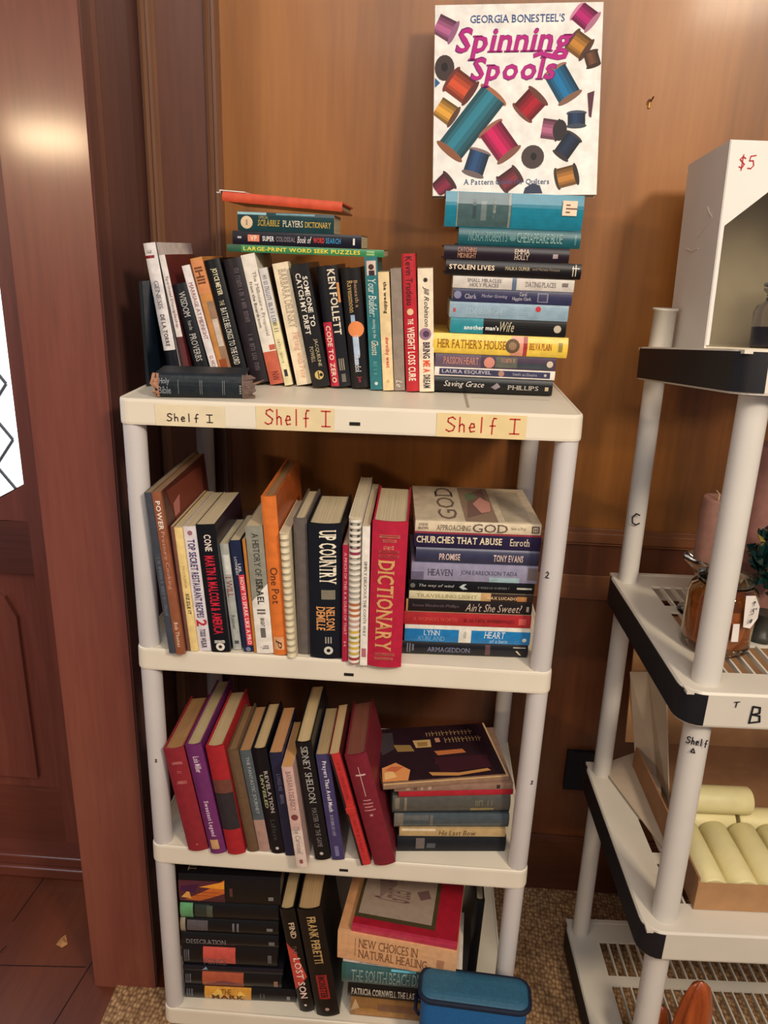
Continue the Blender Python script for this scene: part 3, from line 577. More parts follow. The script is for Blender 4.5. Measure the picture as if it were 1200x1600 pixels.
row(1, [
 ((220, 770), (232, 771), (265, 1026), (277, 1026), dict(label='slate-grey thin cookbook at the left end of the second shelf', spine=(66, 70, 80), front=(40, 40, 46), depth=.22, Y=-.010, items=[s(.38, .75, .3, .7, (120, 124, 130))], pages=(150, 130, 100))),
 ((232, 771), (248, 770), (278, 1031), (292, 1031), dict(label='brown cookbook with white title and dark food photo cover, second shelf', spine=(150, 88, 58), front=(84, 40, 34), depth=.21, Y=-.012, items=[t('POWER', .05, .22, .25, .8, (240, 226, 214), 1), t('Pressure Cooking', .23, .58, .25, .8, (214, 158, 140)), t('Bob Thomas', .79, .95, .3, .75, (226, 190, 160), 1)], art=[('p', [(.1, .02), (.9, .05), (.85, .3), (.3, .4)], (120, 58, 44)), ('p', [(.2, .12), (.34, .10), (.30, .2), (.2, .2)], (190, 120, 110))], pages=(150, 116, 84))),
 ((265, 823), (270, 823), (294, 1031), (299, 1031), dict(label='very thin brown booklet squeezed between the brown cookbook and a cream one', spine=(128, 84, 70), front=(110, 80, 60), Y=.0, depth=.17)),
 ((270, 826), (285, 824), (300, 1031), (311, 1031), dict(label='pale yellow cookbook with small black capitals low on its spine', spine=(240, 212, 142), front=(90, 80, 110), Y=.0, depth=.17, items=[t('SIZZLE IT', .52, .69, .35, .75, (60, 50, 40), 1), s(.3, .48, .4, .65, (170, 140, 80))])),
 ((285, 824), (305, 823), (312, 1029), (331, 1028), dict(label='white cookbook with violet hand-drawn capitals and a red figure two', spine=(226, 218, 222), Y=.002, depth=.16, items=[c(.05, .5, .2, (160, 110, 120)), t('TOP SECRET', .10, .34, .22, .8, (70, 56, 110), 1), t('RESTAURANT RECIPES', .355, .72, .22, .8, (70, 56, 110), 1), t('2', .735, .79, .1, .95, (190, 40, 50), 1), t('TODD WILBUR', .815, .97, .28, .74, (60, 56, 84), 1)])),
 ((306, 822), (336, 820), (333, 1030), (362, 1029), dict(label='thick black paperback with red capitals and a round white emblem at the foot', spine=(26, 26, 34), front=(40, 26, 44), Y=.001, depth=.15, items=[t('CONE', .075, .20, .35, .72, (236, 220, 210), 1), t('MARTIN & MALCOLM & AMERICA', .235, .85, .25, .78, (206, 36, 60), 1), t('ORBIS', .90, .925, .2, .8, (226, 220, 214), 1), c(.955, .5, .24, (236, 226, 214)), c(.955, .5, .10, (60, 50, 50))])),
 ((341, 850), (357, 851), (366, 1023), (377, 1023), dict(label='slim pale grey paperback standing between the black and the navy book', spine=(176, 178, 172), front=(110, 110, 112), Y=.012, items=[r(.1, .28, .2, .95, (214, 214, 208)), t('I WILL', .30, .49, .2, .85, (150, 66, 72), 0, 1), t('Rainer', .66, .80, .3, .7, (90, 92, 96), 0, 1), r(.91, .94, .3, .8, (80, 84, 80))])),
 ((357, 846), (378, 845), (384, 1025), (397, 1025), dict(label='navy paperback with a long red panel of white lettering on the second shelf', spine=(32, 40, 70), Y=.008, items=[t('LEIL', .20, .28, .55, .78, (226, 222, 226), 0, 1), t('LOWNDES', .14, .30, .25, .48, (226, 222, 226), 0, 1), r(.30, .94, .45, .98, (222, 66, 76)), t('HOW TO SPEAK LIKE A PRO', .32, .93, .54, .90, (246, 214, 206), 1, 1), c(.975, .5, .24, (120, 130, 160))])),
 ((378, 844), (382, 843), (397, 1025), (402, 1025), dict(label='very thin orange-brown booklet left of the grey and white history book', spine=(190, 124, 52), Y=.008)),
 ((382, 824), (410, 823), (402, 1027), (428, 1027), dict(label='paperback with an olive-grey upper and white lower spine split on a diagonal', spine=(148, 146, 132), Y=.006, items=[('p', [(.58, 0), (1, 0), (1, 1), (.44, 1)], (238, 232, 222)), t('A HISTORY OF', .05, .38, .36, .72, (56, 54, 52), 0, 1), t('ISRAEL', .40, .60, .34, .74, (40, 38, 38), 1, 1), r(.64, .655, .25, .75, (110, 104, 96)), r(.665, .68, .25, .75, (120, 110, 100)), t('BRIGHT', .71, .78, .4, .64, (70, 60, 56), 1), r(.79, .87, .35, .65, (110, 104, 100)), t('WJK', .93, .965, .25, .75, (70, 60, 60), 0, 1)])),
 ((406, 778), (433, 776), (429, 1028), (450, 1029), dict(label='tall orange hardcover cookbook rising above its neighbours on the second shelf', kind='h', spine=(224, 120, 48), front=(184, 92, 44), Y=.004, depth=.20, pages=(160, 116, 74), items=[t('One Pot', .43, .66, .25, .75, (90, 50, 34), 0), r(.88, .965, .1, .8, (230, 170, 120)), t('p', .895, .955, .25, .65, (60, 44, 40), 0, 1, .3)])),
 ((434, 835), (452, 833), (449, 1036), (463, 1035), dict(fn=spiral, label='cream comb-bound cookbook standing against the tall orange one', spine=(238, 222, 186), comb=(240, 226, 192), Y=-.003, depth=.15, loops=19)),
 ((456, 812), (478, 810), (464, 1025), (485, 1024), dict(label='plain taupe grey cloth hardcover without lettering on the second shelf', kind='h', spine=(98, 88, 84), rough=.7, Y=.012)),
 ((478.5, 819), (535.6, 821), (486, 1030), (533, 1034), dict(label='very thick navy hardcover with big cream and orange capitals on the second shelf', kind='h', spine=(30, 36, 50), front=(30, 30, 38), Y=.002, items=[t('UP COUNTRY', .04, .43, .33, .84, (238, 228, 204), 1, 1), r(.475, .545, .38, .8, (132, 124, 106)), t('NELSON', .60, .78, .52, .78, (224, 156, 96), 1, 1), t('DEMILLE', .60, .78, .22, .49, (224, 156, 96), 1, 1), r(.83, .88, .48, .52, (170, 160, 150)), r(.83, .88, .56, .60, (170, 160, 150)), r(.83, .88, .64, .68, (170, 160, 150)), c(.935, .58, .14, (214, 210, 196)), c(.935, .58, .06, BLK)])),
 ((535.6, 852), (544, 852), (534, 1037), (543, 1038), dict(label='thin crimson booklet with pale capitals right of the thick navy hardcover', spine=(176, 34, 62), Y=-.002, items=[t('A PINCH OF THIS & A DASH OF THAT', .06, .76, .3, .75, (236, 176, 180), 0, 1), t('H', .82, .86, .3, .7, (230, 180, 180))])),
 ((544.6, 810.5), (565, 810), (543, 1047), (562, 1048), dict(fn=spiral, label='white spiral-bound cookbook with two rows of black holes down its spine', spine=(232, 222, 206), comb=(238, 230, 216), Y=-.008, depth=.20, loops=26, loopw=.5, items=[r(.035+.036*k, .05+.036*k, .12, .3, (70, 64, 60)) for k in range(5)]+[r(.035+.036*k, .05+.036*k, .7, .88, (70, 64, 60)) for k in range(5)]+[r(.25+.037*k, .265+.037*k, .12, .3, (70, 64, 60)) for k in range(9)]+[r(.25+.037*k, .265+.037*k, .7, .88, (70, 64, 60)) for k in range(9)]+[r(.195, .24, .1, .9, (150, 50, 84)), r(.57, .66, .12, .9, (190, 110, 66)), r(.66, .76, .1, .9, (198, 160, 150)), r(.76, .93, .1, .9, (214, 178, 76)), r(.80, .84, .2, .7, (110, 130, 90)), r(.94, .995, .1, .9, (170, 50, 60))])),
 ((566, 823), (579, 823), (562.5, 1050), (573, 1051), dict(label='slim white book with thin black capitals left of the red dictionary', spine=(240, 232, 220), front=(150, 60, 60), Y=-.010, depth=.2, items=[t('SIMPLY DELICIOUS THE CONTE WAY', .24, .78, .35, .7, (70, 60, 60), 0, 1), r(.87, .935, .2, .8, (190, 110, 120))])),
 ((581, 816), (639, 816), (573.8, 1052), (625, 1055), dict(label='thick red dictionary with gold capitals at the end of the second shelf row', kind='h', spine=(184, 26, 58), Y=-.012, depth=.165, rough=.5, items=[t('NEW COLLEGE', .085, .105, .2, .8, (208, 130, 110), 0, 1), t('EDITION', .115, .135, .3, .7, (208, 130, 110), 0, 1), t('THE', .155, .18, .34, .62, (214, 150, 120), 0, 1), t('AMERICAN', .185, .205, .2, .8, (196, 84, 84), 0, 1), t('HERITAGE', .215, .235, .2, .8, (196, 84, 84), 0, 1), t('DICTIONARY', .25, .88, .2, .68, (214, 160, 104), 1, 1), t('HOUGHTON', .895, .915, .2, .8, (200, 110, 96), 0, 1), t('MIFFLIN', .925, .945, .2, .75, (200, 110, 96), 0, 1)])),
], G2)
# the two title lines that read across the broad dictionary spine are small; they keep the spine direction
G3 = 'upright books on the third shelf'
def buckle(o, ln, th, dp, sh, f):
    mb = MB(); m = mat((196, 52, 48), .45, .05, 60)
    mb.box(.43*ln, .53*ln, -.004, .004, th*.25, th*1.02, m); mb.box(.455*ln, .505*ln, -.006, .002, th*.15, th*1.1, m)
    q = mb.build('clasp', o, M=sh, bevel=.0012); q['label'] = 'red clasp'
row(2, [
 ((254, 1174.6), (286.5, 1172), (293, 1331), (326, 1332), dict(label='worn dark red cloth hardcover at the left end of the third shelf', kind='h', spine=(142, 30, 42), rough=.7, Y=-.008, depth=.15, pages=(176, 130, 82), items=[t('MARRIED', .12, .145, .3, .8, (200, 120, 116), 0, 1), t('AT', .205, .23, .45, .65, (200, 120, 116), 0, 1), t('WAR', .30, .33, .3, .8, (200, 120, 116), 0, 1), c(.93, .55, .05, (190, 100, 90))])),
 ((287.6, 1170), (314.6, 1163), (330, 1340), (354, 1340), dict(label='purple hardcover with small white lettering and a tan sticker at its foot', kind='h', spine=(112, 44, 104), Y=-.010, depth=.19, pages=(200, 178, 134), items=[t('Lois Miller', .10, .24, .35, .72, (224, 196, 214), 1), t('Sweetest Legend', .50, .83, .3, .66, (224, 196, 214), 1)], extra=strip_extra('price_sticker', .86, .95, .2, .7, (206, 160, 112), label='tan price sticker'))),
 ((319, 1171), (350.6, 1167), (357, 1339), (383, 1339), dict(label='red round-backed hardcover with a wide black band round the middle', kind='h', spine=(170, 30, 38), rough=.6, Y=-.009, depth=.16, pages=(206, 180, 136), items=[r(.30, .42, 0, 1, (112, 62, 48)), r(.42, .76, 0, 1, (48, 42, 46))])),
 ((354, 1175), (372, 1173.5), (386, 1329), (404, 1329), dict(label='olive-brown cloth hardcover on the third shelf, right of the red and black one', kind='h', spine=(104, 78, 54), rough=.7, Y=.0, pages=(150, 116, 76), items=[s(.2, .55, .4, .65, (130, 100, 70))])),
 ((373, 1175), (392, 1173.5), (404, 1326), (421, 1326), dict(label='grey-teal paperback with a pinkish beige foot on the third shelf', spine=(82, 92, 98), pages=(188, 140, 92), items=[t('THE FANTASTIC JOURNEY', .06, .62, .35, .72, (176, 182, 184), 0, 1), r(.68, 1, 0, 1, (176, 140, 128))], Y=.004)),
 ((392, 1173.5), (418, 1172), (424, 1329), (445, 1329), dict(label='black hardcover with two lines of wide pale capitals on the third shelf', kind='h', spine=(26, 24, 36), pages=(214, 184, 136), Y=.0, items=[t('REVELATION', .20, .60, .55, .8, (176, 164, 160), 1, 1), t('UNVEILED', .23, .55, .22, .45, (170, 176, 130), 1, 1), t('LaHaye', .66, .86, .3, .7, (70, 74, 70), 0, 1), c(.945, .5, .12, (200, 190, 190))])),
 ((418, 1179), (442, 1176), (446, 1332), (463, 1332), dict(label='dark blue paperback with a column of small capitals, behind the jutting pink paperback', spine=(36, 38, 66), pages=(206, 150, 100), Y=-.002, items=[s(.2, .5, .3, .6, (130, 130, 160))])),
 ((440, 1201), (457, 1199), (463, 1355), (481, 1353), dict(label='pink and white paperback jutting out past the front edge of the third shelf', spine=(214, 178, 168), pages=(222, 164, 100), Y=-.024, items=[r(.62, 1, 0, 1, (226, 204, 192)), t('BARBARA DELINSKY', .04, .42, .3, .75, (150, 116, 112), 0, 1), c(.49, .5, .32, (126, 66, 66)), t('The Carousel', .58, .86, .3, .75, (150, 130, 126), 0, 1, .2), r(.92, .96, .35, .65, (150, 80, 80))])),
 ((461, 1164), (486, 1161), (490, 1337), (516, 1337), dict(label='tall black hardcover with large grey serif capitals on the third shelf', kind='h', spine=(28, 28, 34), front=(28, 32, 36), Y=-.007, pages=(224, 196, 146), depth=.165, items=[t('SIDNEY SHELDON', .03, .50, .3, .72, (176, 172, 166), 0, 1), t('MASTER OF THE GAME', .54, .88, .35, .66, (120, 116, 112), 0, 1), c(.94, .5, .12, (190, 180, 170))])),
 ((494, 1181), (513, 1180), (516, 1334), (538, 1334), dict(label='purple-blue paperback with white rounded lettering on the third shelf', spine=(64, 58, 104), front=(40, 30, 40), Y=-.004, pages=(190, 160, 116), items=[t('Prayers That Avail Much', .06, .53, .3, .72, (228, 222, 226), 1), s(.56, .80, .38, .62, (170, 160, 180)), r(.86, .96, .35, .65, (120, 116, 160))])),
 ((515, 1181), (530, 1179), (560, 1343), (578, 1341), dict(label='slim red journal with a clasp on its spine leaning against the maroon hymnal', spine=(196, 50, 52), front=(90, 34, 34), Y=-.011, pages=(214, 184, 136), items=[r(0, 1, 0, .22, (40, 32, 38)), s(.08, .40, .45, .75, (150, 36, 40)), s(.58, .88, .45, .75, (150, 36, 40))], extra=buckle)),
 ((538, 1189), (574, 1180), (580.5, 1343), (617, 1341), dict(label='maroon leather-look hymnal with a silver cross on its spine', kind='h', spine=(122, 28, 44), rough=.5, Y=-.011, pages=(132, 74, 58), depth=.15, items=[r(.10, .36, .47, .50, (210, 176, 170)), r(.165, .178, .28, .72, (210, 176, 170)), r(.39, .40, .32, .66, (190, 130, 130)), r(.42, .43, .26, .72, (190, 130, 130)), r(.45, .46, .3, .68, (190, 130, 130)), r(.48, .49, .26, .76, (190, 130, 130)), r(.52, .54, .44, .58, (190, 130, 130))])),
], G3)
row(3, [
 ((436, 1425), (460, 1421), (466, 1571), (489, 1570), dict(label='black hardcover with a slanting red panel, leaning on the bottom shelf beside the stacked books', kind='h', spine=(32, 26, 28), pages=(206, 176, 128), Y=.014, depth=.14, items=[('p', [(.32, 0), (.78, 0), (.66, .95), (.40, .55)], (206, 72, 60)), t('FIND', .12, .27, .45, .8, (206, 180, 150), 1, 1), t('THE', .34, .42, .35, .65, (110, 90, 84)), t('LOST SON', .46, .86, .28, .76, (238, 208, 196), 1), c(.93, .5, .1, (220, 200, 190))])),
 ((462.5, 1426), (502.5, 1422.5), (493, 1577), (528, 1576), dict(label='thick black hardcover with tan capitals and a red block low on its spine', kind='h', spine=(34, 26, 26), pages=(196, 160, 112), Y=.008, depth=.14, items=[t('FRANK PERETTI', .06, .49, .36, .72, (188, 154, 100), 1, 1), r(.60, .83, .28, .74, (158, 34, 36)), t('MONSTER', .61, .82, .36, .66, (60, 22, 22), 1, 1), c(.93, .52, .09, (180, 150, 140))])),
], 'upright books on the bottom shelf')

# ------------------------------------------------------------------ books lying in stacks
def stack(P, yaw, z, specs, group, back_limit=SD-.004):
    """P, yaw: front line of the pile; each spec: (left px, right px, y of the top edge at the left, options), from the bottom up"""
    for xl, xr, yt, o in specs:
        yw = yaw+o.pop('yaw', 0.0); dy = o.pop('dy', 0.0); q = Vector((P.x, P.y, 0))+Vector((-math.sin(yaw), math.cos(yaw), 0))*dy
        A = online(xl, yt+6, q, yaw); top = online(xl, yt, q, yaw).z
        th = o.pop('th', None) or max(.004, top-z); o.pop('rt', None)
        if A.x < .0345 and A.z < 1: A.x = .0345
        A = Vector((A.x, A.y, 0)); B = online(xr, yt+6, A, yw); ln = (Vector((B.x, B.y, 0))-A).length
        dp = o.pop('depth', None) or min(.22, ln*(.67 if o.get('kind') == 'h' else .64)); dp = min(dp, back_limit-A.y-max(0, ln*math.sin(yw)))
        M = Matrix.Translation((A.x, A.y, z+.0002)) @ Matrix.Rotation(yw, 4, 'Z'); tilt = o.pop('tilt', 0)
        if tilt: M = M @ Matrix.Rotation(tilt, 4, 'X')
        lab = o.pop('label'); sp = o.pop('spine'); print('STK', 'x%.3f y%.3f z%.3f th%.1f len%.0f' % (A.x, A.y, z, th*1000, ln*1000), lab[:40])
        last = book(M, ln, th, dp, sp, lab, group=group, **o); z += th+.0004
    return z
def base(tier, L, R):
    z = tz(tier, .3); a = onZ(*L, z); z = tz(tier, a.x); a, b = onZ(*L, z), onZ(*R, z); yw = math.atan2(b.y-a.y, b.x-a.x); print('BASE', tier, a, math.degrees(yw)); return a, yw, max(tz(tier, a.x), tz(tier, b.x))
GA = 'horizontal stack at the right of the top shelf'
P, yw, z = base(0, (679, 613), (865, 613))
def lib_wrap(o, ln, th, dp, sh, f):
    mb = MB(); m = mat((232, 212, 184), .5, .05, 60); mb.box(.845*ln, .95*ln, -.0016, -.0010, th*.42, th*.84, m)
    for zz in (.5, .6, .7): mb.box(.87*ln, (.90+.05*(zz == .6))*ln, -.0019, -.0016, th*zz, th*(zz+.04), ink((120, 80, 70)))
    q = mb.build('price_sticker', o, M=sh); q['label'] = 'cream price sticker'
ztop = stack(P, math.radians(1.0), z, [
 (679, 865, 587, dict(label='black book with white script, lowest in the top shelf stack', kind='h', spine=(28, 28, 30), items=[t('Saving Grace', .08, .42, .25, .72, (214, 206, 200), 0, 0, .35), ('p', [(.48, .4), (.53, .7), (.56, .45), (.52, .25)], (140, 130, 140)), t('PHILLIPS', .62, .88, .30, .58, (186, 178, 170), 0, 1), r(.935, .965, .3, .55, (190, 170, 140))])),
 (679, 868, 572.5, dict(label='white-edged book with a navy title panel, second from the bottom of the top shelf stack', spine=(234, 224, 214), items=[r(.04, .96, .14, .86, (50, 50, 84)), t('LAURA ESQUIVEL', .06, .47, .3, .74, (206, 200, 206), 0, 1), c(.555, .5, .34, (170, 130, 110)), t('Swift as Desire', .65, .85, .36, .64, (180, 176, 186), 0, 1), c(.92, .5, .16, (190, 180, 170))], th=.0125)),
 (680, 870, 552, dict(label='violet-brown floral book just under the yellow one in the top shelf stack', spine=(76, 60, 78), items=[r(.0, .38, 0, 1, (96, 78, 98)), t('PASSION HEART', .07, .36, .25, .78, (206, 140, 120), 0, 1), c(.45, .45, .42, (206, 136, 120)), r(.5, .68, .1, .9, (90, 92, 84)), r(.68, .95, .1, .5, (58, 66, 74)), s(.55, .66, .5, .8, (190, 130, 110)), c(.95, .5, .25, (206, 190, 170))])),
 (677.5, 889.5, 520, dict(label='bright yellow hardcover with red-brown capitals in the top shelf stack', kind='h', spine=(236, 200, 74), front=(206, 164, 60), items=[t("HER FATHER'S HOUSE", .03, .54, .30, .74, (150, 96, 30), 0, 1), r(.58, .67, .02, .98, (222, 150, 124)), r(.67, .70, .02, .98, (160, 44, 48)), c(.59, .5, .36, (100, 80, 60)), c(.59, .5, .2, (150, 120, 90)), t('BELVA PLAIN', .715, .88, .36, .68, (170, 84, 40), 0, 1), r(.93, .96, .3, .75, (150, 130, 60))], dy=-.002)),
 (704, 886, 496, dict(label='black novel with a turquoise left third in the top shelf stack', spine=(30, 26, 28), items=[r(0, .285, 0, 1, (36, 136, 150)), t("another man's", .12, .42, .26, .56, (240, 240, 236), 1), t('Wife', .43, .55, .2, .85, (200, 190, 160), 0, 0, .3), c(.925, .5, .25, (190, 180, 160))], dy=.004)),
 (703, 889.5, 471, dict(label='pale blue book with a red dot in the top shelf stack', spine=(140, 166, 184), items=[t('EDINBURGH', .14, .44, .25, .62, (170, 192, 206), 0, 1), t('Troubadour', .5, .68, .3, .6, (170, 192, 206), 0, 1), c(.745, .72, .18, (190, 44, 56)), r(.03, .05, .35, .6, (190, 70, 80))], dy=.003)),
 (708, 895, 450, dict(label='dark indigo book under the white one in the top shelf stack', spine=(44, 44, 80), items=[c(.04, .5, .3, (130, 130, 160)), t('Clark', .1, .2, .25, .6, (190, 184, 196), 0, 1), t('Mother Grieving', .24, .46, .3, .62, (170, 164, 186), 0, 1, .2), t('Carol', .56, .62, .58, .85, (200, 194, 204), 0, 1), t('Higgins Clark', .50, .66, .18, .5, (200, 194, 204), 0, 1), r(.71, .80, .15, .85, (130, 128, 150)), r(.72, .79, .22, .78, (60, 58, 90))], dy=.004)),
 (708, 898.5, 430, dict(label='off-white book with a blue-grey bar in the top shelf stack', spine=(206, 198, 190), items=[t('SMALL MIRACLES', .12, .40, .52, .8, (110, 104, 104), 0, 1), t('HOLY PLACES', .14, .38, .16, .44, (110, 104, 104), 0, 1), r(.49, .525, .02, .98, (92, 110, 136)), t('DATING PLACES', .60, .85, .3, .7, (130, 120, 116), 0, 1), r(.9, .95, .4, .7, (120, 112, 108))], dy=.003)),
 (697, 910, 405, dict(label='black hardcover with bold white capitals in the top shelf stack', kind='h', spine=(32, 24, 24), items=[t('STOLEN LIVES', .025, .36, .38, .70, (240, 216, 190), 1), t('MALIKA OUFKIR', .44, .62, .44, .68, (200, 184, 150), 0), t('and Michele Fitoussi', .64, .84, .48, .64, (150, 130, 110)), r(.935, .942, .2, .85, (206, 196, 180)), r(.955, .962, .2, .95, (206, 196, 180)), r(.93, .985, .68, .74, (206, 196, 180))], dy=-.001)),
 (694, 891, 382, dict(label='dark plum hardcover with pale narrow capitals in the top shelf stack', kind='h', spine=(54, 36, 54), items=[t('CATCHING', .11, .26, .52, .85, (200, 140, 110), 0, 1), t('MIDNIGHT', .11, .26, .12, .46, (200, 150, 120), 0, 1), t('EMMA', .565, .685, .52, .86, (228, 206, 186), 0, 1), t('HOLLY', .565, .68, .12, .47, (228, 206, 186), 0, 1), r(.87, .91, .3, .6, (170, 150, 150))])),
 (717, 909, 355, dict(label='dark teal hardcover with thin capitals under the library-wrapped one', kind='h', spine=(24, 88, 98), items=[t('NORA ROBERTS', .08, .40, .25, .8, (120, 160, 156), 0, 1), c(.445, .5, .2, (90, 130, 130)), t('CHESAPEAKE BLUE', .48, .85, .25, .8, (150, 184, 176), 0, 1), r(.95, .965, .2, .8, (70, 130, 136))], dy=.002)),
 (697, 915, 298, dict(label='thick glossy teal hardcover with a price sticker, topmost of the top shelf stack', kind='h', spine=(30, 124, 148), rough=.15, items=[r(.09, .48, .02, .98, (72, 96, 98)), r(.085, .092, .02, .98, (150, 150, 130)), r(.46, .475, .02, .98, (130, 140, 130)), r(.20, .225, .25, .8, (60, 76, 80)), r(.26, .30, .2, .75, (110, 124, 124)), t('John Jakes', .345, .365, .25, .93, (190, 196, 190))], extra=lib_wrap, dy=0.0)),
], GA, back_limit=YW-.02)
STK_TOP = ztop; STK_P = P
# four flat books laid across the tops of the standing row
GB = 'flat books lying across the standing row'
Ph = onZ(480, 606, tz(0, .25)); Yh = Ph.y+.012
zh = onY(470, 397.5, Yh).z
print('H base', Yh, zh)
def paper_slip(o, ln, th, dp, sh, f): pass
stack(Vector((onY(355, 390, Yh).x, Yh, 0)), 0.0, zh, [
 (355, 600, 381.5, dict(label='green puzzle book with yellow capitals lying across the standing books', spine=(52, 134, 84), front=(60, 120, 80), items=[r(0, .09, 0, 1, (34, 88, 62)), t('LARGE-PRINT WORD SEEK PUZZLES', .105, .85, .22, .78, (240, 220, 80), 1), r(.89, .94, .55, .8, (150, 190, 130)), r(.89, .94, .2, .45, (150, 190, 130))])),
 (363, 565, 360.5, dict(label='navy word puzzle book with multicoloured title lying second in the flat pile', spine=(30, 28, 52), items=[r(.04, .07, .45, .6, (190, 180, 190)), r(.12, .21, .25, .75, (226, 130, 100)), t('VP', .14, .19, .3, .7, (240, 220, 200), 1), t('SUPER', .235, .325, .3, .68, (230, 226, 226), 1), t('COLOSSAL', .34, .49, .3, .68, (130, 120, 130), 1), t('Book of', .505, .615, .25, .75, (236, 230, 230), 0, 0, .3), t('WORD', .63, .715, .3, .7, (214, 66, 60), 1), t('SEARCH', .725, .84, .3, .7, (60, 140, 190), 1), t('1', .935, .95, .25, .75, (226, 220, 220), 1)], pages=(226, 206, 170), th=.0175)),
 (371, 522, 330.5, dict(label='dark green paperback with a round cream badge lying third in the flat pile', spine=(30, 62, 66), rough=.2, items=[c(.095, .45, .34, (222, 196, 160)), r(.085, .105, .3, .6, (170, 150, 130)), t('OFFICIAL', .22, .32, .66, .82, (170, 160, 110), 0, 1), t('SCRABBLE', .21, .44, .28, .62, (176, 150, 70), 1, 1, .2), t('PLAYERS', .47, .68, .28, .62, (226, 216, 190), 0, 1), t('DICTIONARY', .70, .97, .28, .58, (214, 180, 90), 0, 1), r(0, .3, .86, .99, (150, 190, 200)), r(.4, .8, .88, .98, (90, 140, 150))])),
], GB)
# tilted orange-red book on top of the flat pile, with a paper slip on it
def flat_top():
    pr = onY(534, 331, Yh-.004); pl_ = onY(347, 314, Yh-.004); ang = math.atan2(pl_.z-pr.z, pr.x-pl_.x); ln = math.hypot(pr.x-pl_.x, pr.z-pl_.z)
    M = Matrix.Translation(pl_) @ Matrix.Rotation(ang, 4, 'Y')
    th = .0125
    book(M, ln, th, .15, (206, 78, 44), 'orange-red hardcover tilted on top of the flat pile', kind='h', back=(120, 34, 36), group=GB, pages=(200, 170, 130), rough=.6)
    f = MB(); m = mat((232, 222, 218), .6, .04, 60); f.box(-.004, .030, 0, .055, 0, .0012, m); f.box(-.010, -.004, .004, .05, -.003, -.0018, m); f.face([(-.004, .004, 0), (-.004, .05, 0), (-.006, .05, -.0018), (-.006, .004, -.0018)], m)
    f.box(-.0062, -.0038, .004, .05, -.0025, .001, m)
    o = f.build('paper_slip', M=M @ Matrix.Translation((.0005, .002, th+.0006))); tag(o, 'white folded paper slip hanging off the left end of the tilted orange-red book', 'paper')
flat_top()

